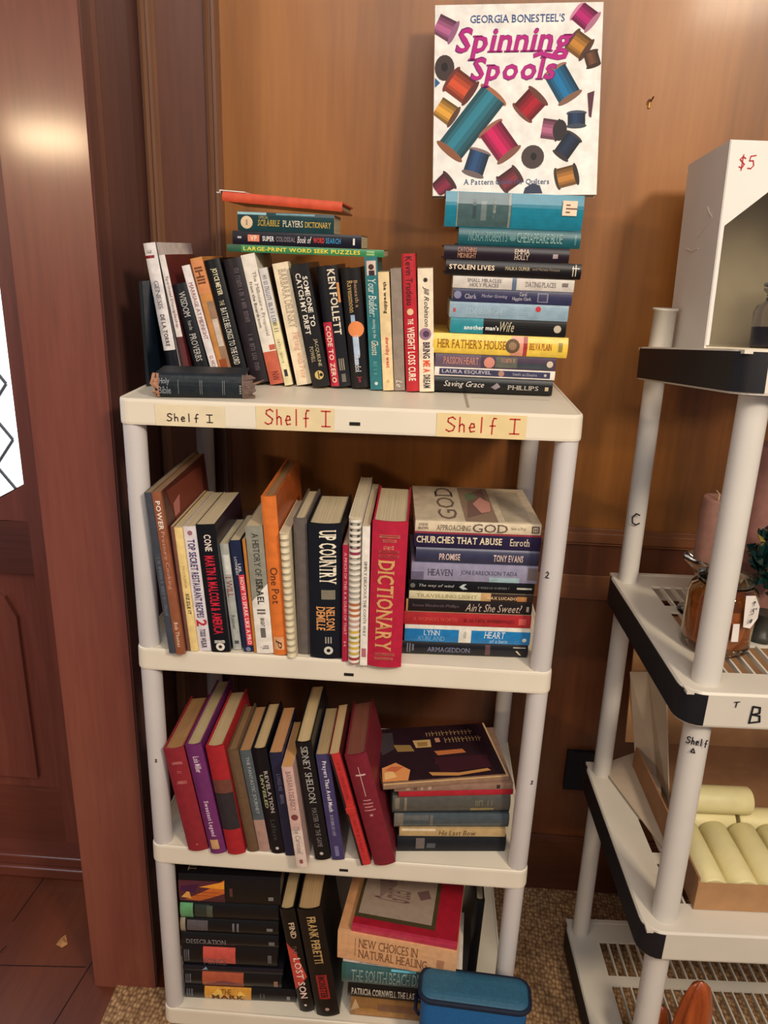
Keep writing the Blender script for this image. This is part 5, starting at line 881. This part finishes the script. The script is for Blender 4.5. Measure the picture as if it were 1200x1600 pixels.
# ------------------------------------------------------------------ second shelving unit, grey-white with black tape on its end
KX, KY = -.0078, .0279
F0, B0 = Vector((.7515, -.1242, 0)), Vector((.7370, .2596, 0)); RZ = [1.2183, .8163, .4360, .0675]; RL = .0495
RD = (B0-F0).length; dY = (B0-F0).normalized(); dX = Vector((dY.y, -dY.x, 0)); RW = .62
def off(z): return Vector((KX*(z-.6), KY*(z-.6), 0))
ang = math.atan2(-dY.x, dY.y)
r2 = thing('shelving_unit', 'off-white plastic shelving unit with slotted shelves and black tape along its end', 'shelf', Matrix.Translation(F0) @ Matrix.Rotation(ang, 4, 'Z'))
Minv = r2.matrix_world.inverted()
def loc(P): return Minv @ Vector(P)
TILT = [(-.043, .0215), (0, 0), (0, 0), (0, 0)]
def bM(k):                                   # placement of one deck in the unit's frame
    o_ = Minv.to_3x3() @ off(RZ[k]); rx, up_ = TILT[k]
    return Matrix.Translation((o_.x, o_.y, RZ[k]+up_)) @ Matrix.Rotation(math.atan2(rx, RD), 4, 'X')
def deck_world(k, u, v, dz=0): return (Matrix.Translation(F0) @ Matrix.Rotation(ang, 4, 'Z') @ bM(k)) @ Vector((u, v, dz))
def slotted(k):
    mb = MB(); lip = RL; rad = .030; m = PLAST2
    P0 = rrect(0, RW, 0, RD, rad); n = len(P0)
    rg = lambda ins, dz: [(x, y, dz) for x, y in rrect(ins, RW-ins, ins, RD-ins, max(rad-ins, .006))]
    L = [rg(.001, -lip), rg(0, -lip+.003), rg(.0006, -.003), rg(.003, 0), rg(.012, 0), rg(.012, -.004)]
    vs = [p for q in L for p in q]; mb.mesh(vs, [(j*n+q, j*n+(q+1) % n, (j+1)*n+(q+1) % n, (j+1)*n+q) for j in range(5) for q in range(n)], m)
    inn = [rg(.004, -lip), rg(.004, -.005)]; mb.mesh(L[0]+inn[0], [(q, q+n, (q+1) % n+n, (q+1) % n) for q in range(n)], m); mb.mesh(inn[0]+inn[1], [(q, q+n, (q+1) % n+n, (q+1) % n) for q in range(n)], m)
    e = .055; z0, z1 = -.005, -.0008
    mb.box(.004, RW-.004, .004, e, z0, z1, m); mb.box(.004, RW-.004, RD-e, RD-.004, z0, z1, m); mb.box(.004, e, e, RD-e, z0, z1, m); mb.box(RW-e, RW-.004, e, RD-e, z0, z1, m)
    rows = [(e, .135), (.155, .235), (.255, RD-e)]
    for a, b_ in ((.135, .155), (.235, .255)): mb.box(e, RW-e, a, b_, z0, z1, m)
    x = e
    while x < RW-e: mb.box(x, x+.003, e, RD-e, -.008, z1-.0004, m); x += .0185
    return mb
for k in range(4):
    o_ = slotted(k).build('shelf_board', r2); o_.matrix_local = bM(k)
    # black tape round the end
    f = MB(); P = [(.055, RD+.0008), (.03, RD+.0008)]
    pr = rrect(-.0008, RW, -.0008, RD+.0008, .0305, 6); lf = pr[7:21]                 # left rear corner to left front corner
    lf = [p for p in lf]; nq = len(lf)
    za, zb_ = -.0025, -RL+.0025
    f.mesh([(x, y, za) for x, y in lf]+[(x, y, zb_) for x, y in lf], [(q, q+1, q+1+nq, q+nq) for q in range(nq-1)], BLACKTAPE, True)
    to = f.build('black_tape', o_); to['label'] = 'black tape strip'
PI2 = .038; PIR = .026; PR2 = .0180
def post_pos(u, v, z): return Vector((u, v, 0))+Minv.to_3x3() @ off(z)
RWP = RW
for i in range(3):
    for u in (PI2, RW-PI2):
        for v in (PI2-.004, RD-PI2+.004):
            if u == PI2 and v > .1: u = PIR
            zt = (bM(i) @ Vector((u, v, 0))).z-.014; zb2 = RZ[i+1]-.006
            a, b_ = post_pos(u, v, zb2), post_pos(u, v, zt); a.z = zb2; b_.z = zt
            f = MB(); dv = b_-a; pq = PR2*.88 if v > .1 else PR2; f.lathe([(pq*1.02, 0), (pq, .004), (pq*.97, dv.length)], mat((214, 208, 200), .32, .03, 14), n=28)
            o_ = f.build('post', r2); o_.matrix_local = Matrix.Translation(a) @ dv.to_track_quat('Z', 'Y').to_matrix().to_4x4()
# stub of the rear post standing above the top deck
f = MB(); f.lathe([(PR2*.95, -.01), (PR2*.92, .046), (PR2*1.06, .0475), (PR2*1.06, .050), (PR2*.8, .050)], mat((206, 198, 184), .45, .03, 20), n=28)
a = post_pos(PIR, RD-PI2, 1.2); o_ = f.build('post_cap', r2); o_.matrix_local = Matrix.Translation((a.x, a.y, (bM(0) @ Vector((PIR, RD-PI2, 0))).z+.008))
def wmark(s, px, py, hgt, u, v, lw, cw, z_):
    p = post_pos(u, v, z_); w = r2.matrix_world @ p; x, y, R = w.x, w.y, PR2
    d = ray(px, py); A = CAM-Vector((x, y, 0)); a = d.x*d.x+d.y*d.y; b2 = A.x*d.x+A.y*d.y; q = A.x*A.x+A.y*A.y-R*R; dis = max(0, b2*b2-a*q)
    P_ = CAM+d*((-b2-math.sqrt(dis))/a); N = Vector((P_.x-x, P_.y-y, 0)).normalized(); U = Vector((0, 0, 1)).cross(N)
    f = MB(); hand(f, s, P_-U*(cw*len(s)*.36)-Vector((0, 0, hgt/2))+N*.0007, U, Vector((0, 0, 1)), cw, hgt, lw, INKBLK, .75)
    o_ = f.build('marker_writing', r2); o_.matrix_local = Minv.copy()
wmark('C', 993, 811, .019, PIR, RD-PI2+.004, .0022, .016, .88); wmark('Shelf', 1088, 1158, .010, PI2, PI2-.004, .0015, .0068, .72); wmark('A', 1083, 1172, .006, PI2, PI2-.004, .0016, .007, .70)
# B on the front lip of the second deck
f = MB(); bd = [q for q in r2.children if q.name.startswith('shelf_board')]; bd.sort(key=lambda q: -q.matrix_local.translation.z)
Mw = r2.matrix_world @ bM(1); pB = onY(1168, 1129, deck_world(1, .08, 0).y); lB = Mw.inverted() @ pB
hand(f, 'B', (lB.x, -.0006, lB.z), (1, 0, 0), (0, 0, 1), .020, .024, .0026, INKBLK); hand(f, 'T', (lB.x-.022, -.0006, lB.z+.022), (1, 0, 0), (0, 0, 1), .008, .008, .0014, INKBLK)
f.build('marker_writing', bd[1])

# ---- things on it
def box_5():
    u0 = .050; vf, vr = .150, .275; w = .20
    Mk = r2.matrix_world @ bM(0); A = Mk @ Vector((u0, vf, .0006)); Bq = Mk @ Vector((u0, vr, .0006))
    # match the corner pixels along the unit's end line
    yaw = ang; P0 = Vector((A.x, A.y, 0))
    A2 = online(1100, 539, Mk @ Vector((u0, 0, 0)), math.atan2(dY.y, dY.x)); B2 = online(1042, 541, Mk @ Vector((u0, 0, 0)), math.atan2(dY.y, dY.x)); T = online(1150, 224, A2, math.atan2(dY.y, dY.x))
    va = (Vector((A2.x, A2.y, 0))-F0).dot(dY); vb = (Vector((B2.x, B2.y, 0))-F0).dot(dY); print('BOX v', va, vb, A2, B2, T)
    d = max(.08, vb-va); va = max(.06, va-.018)
    H = (T.z-A2.z)*1.05; z0 = max((Mk @ Vector((u0, va, 0))).z, (Mk @ Vector((u0, va+d, 0))).z, (Mk @ Vector((u0+w, va, 0))).z)
    M = Matrix.Translation(Mk @ Vector((u0, va, .0008))) @ Matrix.Rotation(ang, 4, 'Z') @ Matrix.Rotation(math.atan2(TILT[0][0], RD), 4, 'X')
    o = thing('gift_box', 'tall white cardboard box with a clear cellophane window priced five dollars on the top shelf', 'box', M)
    wh = mat((224, 218, 212), .55, .03, 12); ins = mat((206, 192, 166), .6, .06, 20); tk = .0025
    fl = H*.27; fd = H*.46                                  # the white corner of the front, cut on a slant
    f = MB(); f.box(0, tk, 0, d, 0, H, wh); f.box(w-tk, w, 0, d, 0, H, wh); f.box(tk, w-tk, d-tk, d, 0, H, ins); f.box(tk, w-tk, 0, d-tk, 0, tk, ins); f.box(tk, w-tk, 0, d-tk, H-tk, H, wh)
    fr = [(tk, H-tk), (w-tk, H-tk), (w-tk, H*.62), (w*.62, H*.82), (w*.38, H*.82), (.004, H*.60), (.004, .004), (tk, .004)]
    f.prism([(.001, .004), (.006, .004), (.006, H*.60), (w*.36, H*.81), (w*.64, H*.81), (w-.006, H*.60), (w-.006, .004), (w-.001, .004), (w-.001, H-.001), (.001, H-.001)], 'y', -.0012, .0006, wh)
    f.build('carton', o)
    f = MB(); f.prism([(.006, .006), (w-.006, .006), (w-.006, H*.60), (w*.64, H*.81), (w*.36, H*.81), (.006, H*.60)], 'y', .0008, .0011, glass((250, 248, 240), .03)); wo = f.build('window_film', o); wo['label'] = 'clear cellophane window'
    pl = MB()
    for a_, b_, c_ in (((-.0004, d*.55, H*.57), (-.0012, d*.40, H*.60), (-.0004, d*.2, H*.66)), ((-.0004, d*.78, H*.54), (-.0014, d*.6, H*.515), (-.0004, d*.46, H*.52)), ((-.0004, d*.2, H*.66), (-.001, d*.28, H*.69), (-.0004, d*.34, H*.72))): pl.tube([a_, b_, c_], .0006, mat((238, 226, 214), .15, 0), 5)
    pl.build('tape_crease_highlight', o)  # pale streaks stand in for highlights along the creases
    f = MB(); hand(f, '$5', (w*.07, -.0016, H*.865), (1, 0, .08), (0, 0, 1), .012, .016, .0014, ink((186, 40, 54))); f.build('price_writing', o)
    # jar inside
    Mj = M @ Matrix.Translation((w*.64, d*.42, tk+.0008))
    j = thing('candle_jar', 'purple-filled glass jar with a stopper inside the white box window', 'jar', Mj)
    f = MB(); f.lathe([(.034, 0), (.036, .004), (.036, .052), (.033, .060), (.022, .068), (.021, .078), (.026, .082), (.026, .086)], glass((235, 232, 238), .02), n=32, cap=True); f.build('jar_body', j)
    f = MB(); f.lathe([(.033, .004), (.034, .008), (.034, .030), (.033, .0305)], mat((48, 34, 66), .25, .05, 30), n=32); f.build('purple_filling', j)
    f = MB(); f.lathe([(.020, .087), (.027, .088), (.027, .092), (.012, .096), (.008, .102), (.012, .108), (.004, .113)], glass((220, 224, 222), .03), n=24); f.build('stopper', j)
box_5()
def deckpt(k, px, py):                      # where a photograph pixel meets deck k
    Mk = r2.matrix_world @ bM(k); n = (Mk.to_3x3() @ Vector((0, 0, 1))).normalized(); P0 = Mk.translation; d = ray(px, py); return CAM+d*((P0-CAM).dot(n)/d.dot(n))
def tier2():
    c0 = deckpt(1, 1119, 1014); R = .046; base_ = Vector((c0.x, c0.y+.012, RZ[1]+.0006)); hh = onY(1110, 905, base_.y-.0).z-base_.z; print('JAR', base_, hh)
    hh = min(.115, max(.085, hh))
    o = thing('candle_jar', 'amber glass candle jar with white price stickers on the second deck of the slotted unit', 'candle', loc=base_)
    am = mat((178, 106, 40), .35, .08, 30)
    f = MB(); prof = [(R*.86, 0), (R*.98, .004), (R, .012), (R, hh*.80), (R*.94, hh*.90), (R*.78, hh*.95), (R*.78, hh)]
    f.lathe(prof+[(R*.72, hh), (R*.72, hh*.95), (R*.88, hh*.89), (R*.94, hh*.79), (R*.94, .014)], glass((240, 220, 190), .03), n=40, cap=True); f.build('jar_glass', o)
    f = MB(); f.lathe([(R*.9, .0145), (R*.925, .018), (R*.925, hh*.70), (R*.9, hh*.705)], am, n=40); f.build('amber_wax', o)
    f = MB(); f.lathe([(R*.70, hh+.0005), (R*.80, hh+.002), (R*.80, hh+.007), (R*.45, hh+.014), (R*.18, hh+.017), (R*.16, hh+.022), (R*.3, hh+.027), (R*.32, hh+.034), (R*.1, hh+.04)], glass((190, 206, 196), .05), n=32); f.build('glass_lid', o)
    def sticker(pxs, name):
        P = []
        for px, py in pxs:
            d = ray(px, py); A = CAM-base_; Rr = R+.0032; a = d.x*d.x+d.y*d.y; b2 = A.x*d.x+A.y*d.y; q = A.x*A.x+A.y*A.y-Rr*Rr; dis = b2*b2-a*q
            if dis < 0: dis = 0
            P.append(CAM+d*((-b2-math.sqrt(dis))/a)-base_)
        f = MB(); f.face(P, mat((236, 226, 218), .6, .03, 40)); f2 = f.build(name, o); return P
    P = sticker([(1166, 931), (1181, 931), (1187, 948), (1184, 966), (1172, 982), (1161, 980), (1163, 958)], 'price_sticker')
    c_ = sum(P, Vector())/len(P); N = Vector((c_.x, c_.y, 0)).normalized(); U = Vector((0, 0, 1)).cross(N); f = MB()
    for s, dz, h_ in (('^', .012, .006), ('5"', -.001, .008), ('#', -.014, .006)): hand(f, s, c_+N*.0035-U*.004+Vector((0, 0, dz)), U, Vector((0, 0, 1)), .006, h_, .0012, INKBLK)
    f.build('handwriting', o)
    P = sticker([(1146, 975), (1156, 975), (1153, 1003), (1142, 1003)], 'barcode_sticker')
    # candle on its clear holder, behind the jar
    y = base_.y+.105; p = onY(1108, 868, y); t_ = onY(1108, 775, y); l_, r_ = onY(1085, 860, y), onY(1131, 860, y); rc = (r_.x-l_.x)/2; x = (r_.x+l_.x)/2; zc = p.z-.004; hc = t_.z-zc; print('CANDLE', x, y, zc, hc, rc)
    g = thing('candle_holder', 'clear glass pedestal candle holder behind the amber jar', 'candle holder', loc=(x, y, RZ[1]+.0006)); H_ = zc-.0012-(RZ[1]+.0006); f = MB()
    f.lathe([(.030, 0), (.031, .003), (.012, .008), (.009, .014), (.010, H_*.6), (.018, H_*.8), (.034, H_-.003), (.035, H_)], glass((226, 230, 226), .03), n=32); f.build('glass_stem', g)
    k = thing('pillar_candle', 'dusty mauve pillar candle standing behind the amber jar', 'candle', loc=(x, y, zc-.0006))
    f = MB(); f.lathe([(rc*.96, 0), (rc, .003), (rc, hc-.004), (rc*.94, hc), (rc*.85, hc-.002), (rc*.3, hc-.006)], mat((150, 108, 96), .6, .12, 90), n=36); f.build('wax', k)
    f = MB(); f.tube([(0, 0, hc-.007), (.0, 0, hc+.004), (-.006, -.002, hc+.010)], .0011, mat((200, 170, 140), .8, 0), 6); f.build('wick', k)
    # second mauve candle deeper on the shelf
    y3 = base_.y+.10; x3 = onY(1206, 760, y3).x; z3 = RZ[1]+.0006; h3 = onY(1200, 700, y3).z-z3
    k = thing('pillar_candle', 'tall mauve pillar candle at the photo edge behind the green glass ornament', 'candle', loc=(x3+.012, y3+.02, z3)); f = MB(); f.lathe([(.033, 0), (.034, .003), (.034, h3-.004), (.031, h3), (.01, h3-.005)], mat((146, 100, 92), .6, .1, 90), n=32); f.build('wax', k); f = MB(); f.tube([(0, 0, h3-.006), (.001, 0, h3+.008)], .001, mat((60, 50, 44), .8, 0), 6); f.build('wick', k)
    # dark green foil ornament
    y4 = base_.y+.018; a4 = onY(1207, 880, y4); R4 = .040; zb4 = RZ[1]+.0006
    o = thing('foil_ornament', 'dark green shiny foil ornament with gold glints beside the amber jar', 'ornament', loc=(a4.x+.012, y4+.012, zb4)); f = MB(); gm_ = mat((14, 44, 40), .18, .3, 60, .4); go = mat((150, 128, 60), .35, 0, metal=.6); random.seed(11)
    f.lathe([(.020, 0), (.024, .003), (.012, .008), (.010, .03), (.016, .04)], mat((60, 58, 52), .4, .1, 50), n=20); f.build('foot', o)
    f = MB(); cz = a4.z-zb4
    for k in range(110):
        th_ = random.uniform(0, 2*math.pi); ph = math.acos(random.uniform(-1, 1)); d = Vector((math.sin(ph)*math.cos(th_), math.sin(ph)*math.sin(th_), math.cos(ph)*1.2)); e1 = d.orthogonal().normalized()*random.uniform(.006, .013); e2 = d.cross(e1).normalized()*random.uniform(.004, .010); c1 = Vector((0, 0, cz))+d*R4*random.uniform(.55, .92)
        e1, e2 = (e1*.35, e2*.35) if k % 9 == 0 else (e1, e2); f.mesh([c1+e1, c1+e2+d*.006, c1-e1, c1-e2-d*.004, c1+d*.010], [(0, 1, 4), (1, 2, 4), (2, 3, 4), (3, 0, 4), (3, 2, 1, 0)], go if k % 9 == 0 else gm_)
    f.lathe([(R4*.2, cz-R4*1.0), (R4*.6, cz-R4*.7), (R4*.75, cz), (R4*.55, cz+R4*.7), (R4*.1, cz+R4*.95)], gm_, n=20); f.build('foil', o)
tier2()
def tier3():
    kr = mat((176, 132, 90), .8, .08, 40); krd = mat((150, 108, 74), .8, .08, 40); gy = mat((188, 170, 150), .75, .05, 30)
    zd = RZ[2]+.0006
    fl_ = deckpt(2, 1083, 1421); fr_ = deckpt(2, 1200, 1441); print('CARTON', loc(fl_), loc(fr_))
    L0 = loc(fl_); u0, v0 = L0.x, L0.y; w = RW-.03-u0; dp = RD-.03-v0
    zt = online(1087, 1381, fl_, ang).z-fl_.z
    o = thing('cardboard_box', 'open tan cardboard carton holding cream candles on the third deck', 'box', r2.matrix_world @ Matrix.Translation((u0, v0, zd)))
    hl = RZ[1]-RL-zd-.022
    f = MB(); f.box(0, w, 0, .003, 0, zt, kr); f.box(0, .003, .003, dp, 0, zt*1.15, krd); f.box(w-.003, w, .003, dp, 0, zt*1.15, krd); f.box(.003, w-.003, .003, dp, 0, .003, krd); f.box(.003, w-.003, dp-.003, dp, .003, zt*1.3, krd); f.build('tray', o)
    f = MB(); f.mesh([(-.02, dp-.001, zt*1.3), (w, dp-.001, zt*1.3), (w, dp+.014, hl), (-.03, dp+.014, hl), (-.02, dp+.003, zt*1.3), (w, dp+.003, zt*1.3), (w, dp+.018, hl), (-.03, dp+.018, hl)], [(0, 1, 2, 3), (7, 6, 5, 4), (0, 3, 7, 4), (1, 5, 6, 2), (3, 2, 6, 7), (0, 4, 5, 1)], kr); f.build('lid_panel', o)
    # side flap hanging out on the left: from the tall left edge down to the deck
    def wl(px, py, v):
        n = r2.matrix_world.to_3x3() @ Vector((0, 1, 0)); P0 = r2.matrix_world @ Vector((0, v, 0)); d = ray(px, py); return o.matrix_world.inverted() @ (CAM+d*((P0-CAM).dot(n)/d.dot(n)))
    vb = RD-.030
    A = wl(984, 1050, vb); B = wl(992, 1183, vb); C_ = wl(1026, 1215, vb-.035); D_ = wl(1012, 1050, vb-.02)
    f = MB(); f.face([A, B, C_, D_], gy); f.face([D_, C_, wl(1045, 1262, vb-.09), wl(1040, 1050, vb-.06)], gy); so = f.build('side_flap', o); sm_ = so.modifiers.new('t', 'SOLIDIFY'); sm_.thickness = .002
    q = [deckpt(2, 938, 1198), deckpt(2, 990, 1183), deckpt(2, 1030, 1222), deckpt(2, 1036, 1330)]
    li = [o.matrix_world.inverted() @ p for p in q]; li = [Vector((p.x, p.y, h_)) for p, h_ in zip(li, (.004, .010, .016, .004))]
    li[0].x = max(li[0].x, -u0+.012)
    f = MB(); f.face([li[0], li[3], li[2], li[1]], gy); so = f.build('bottom_flap', o); sm_ = so.modifiers.new('t', 'SOLIDIFY'); sm_.thickness = .002
    # cream candles lying in the tray
    wax = mat((226, 214, 160), .5, .05, 40); wax2 = mat((206, 182, 120), .6, .06, 40)
    def roll(P, dirv, ln, R, lab, el=0):
        dirv = Vector(dirv).normalized(); Mr = o.matrix_world @ Matrix.Translation(P) @ dirv.to_track_quat('Z', 'Y').to_matrix().to_4x4()
        q = thing('pillar_candle', lab, 'candle', Mr, group='cream candles in the carton'); f = MB(); f.lathe([(R*.9, 0), (R, .003), (R, ln-.003), (R*.9, ln)], wax, n=28); f.build('wax', q); f = MB(); f.tube([(0, 0, ln-.001), (0, .001, ln+.004)], .0008, mat((240, 232, 210), .8, 0), 5); f.build('wick', q)
    R = .0225; z1 = .003+R+.0006
    for i, lb in enumerate(('cream candle lying at the left end of the open carton, nearest the post', 'second cream candle from the post lying in the open carton', 'third cream candle from the post lying in the open carton', 'cream candle lying fourth from the post at the photo edge')):
        roll((.028+i*(2*R+.0008), .008+R*.0, z1), (0, 1, 0), .125, R, lb)
    roll((.030, .160, z1), (1, 0, 0), .085, R, 'cream candle lying crosswise on the carton floor behind the front row, left one')
    roll((.122, .160, z1), (1, 0, 0), .085, R, 'cream candle lying crosswise on the carton floor at the photo edge')
    roll((.036, .160+R*.2-.018+.012, z1+2*R*.93), (1, 0, .0), .10, R*.98, 'cream candle raised across the others at the back of the carton')
tier3()
def spindles():
    wd = wood('orange_wood', (120, 52, 20), (168, 78, 32), (204, 110, 52), 'z', 40, .35, .3)
    for (px, py, y_off, hh, s, lab) in ((1096, 1534, .03, .150, 1.0, 'orange-brown carved wooden leaf shape standing on the lowest slotted deck'), (1034, 1572, .03, .120, .8, 'smaller orange wooden carved tip half hidden behind the front post')):
        v = .055 if s == 1.0 else .085; Mk = r2.matrix_world @ bM(3); n = r2.matrix_world.to_3x3() @ Vector((0, 1, 0)); P0 = Mk @ Vector((0, v, 0)); d = ray(px, py); T = CAM+d*((P0-CAM).dot(n)/d.dot(n)); zb = RZ[3]+.0008; H = T.z-zb
        print('SPINDLE', T, H)
        o = thing('wood_carving', lab, 'carving', loc=(T.x, T.y, zb)); f = MB(); pr = [(.016, 0), (.022, H*.05), (.030, H*.25), (.029, H*.5), (.025, H*.72), (.020, H*.86), (.014, H*.95), (.008, H*.985), (.001, H)]; N_ = 32; vs = []
        for R, zz in pr:
            for k in range(N_): a = 2*math.pi*k/N_; rr = R*s*(1+.12*math.cos(6*a)); vs.append((rr*math.cos(a), rr*.62*math.sin(a), zz))
        f.mesh(vs, [(j*N_+k, j*N_+(k+1) % N_, (j+1)*N_+(k+1) % N_, (j+1)*N_+k) for j in range(len(pr)-1) for k in range(N_)], wd, True); f.face(vs[:N_][::-1], wd); f.build('carved_body', o)
        f = MB(); f.lathe([(.022*s, 0), (.024*s, .002), (.024*s, .006), (.018*s, .008)], wd, n=24); f.build('foot', o)
spindles()
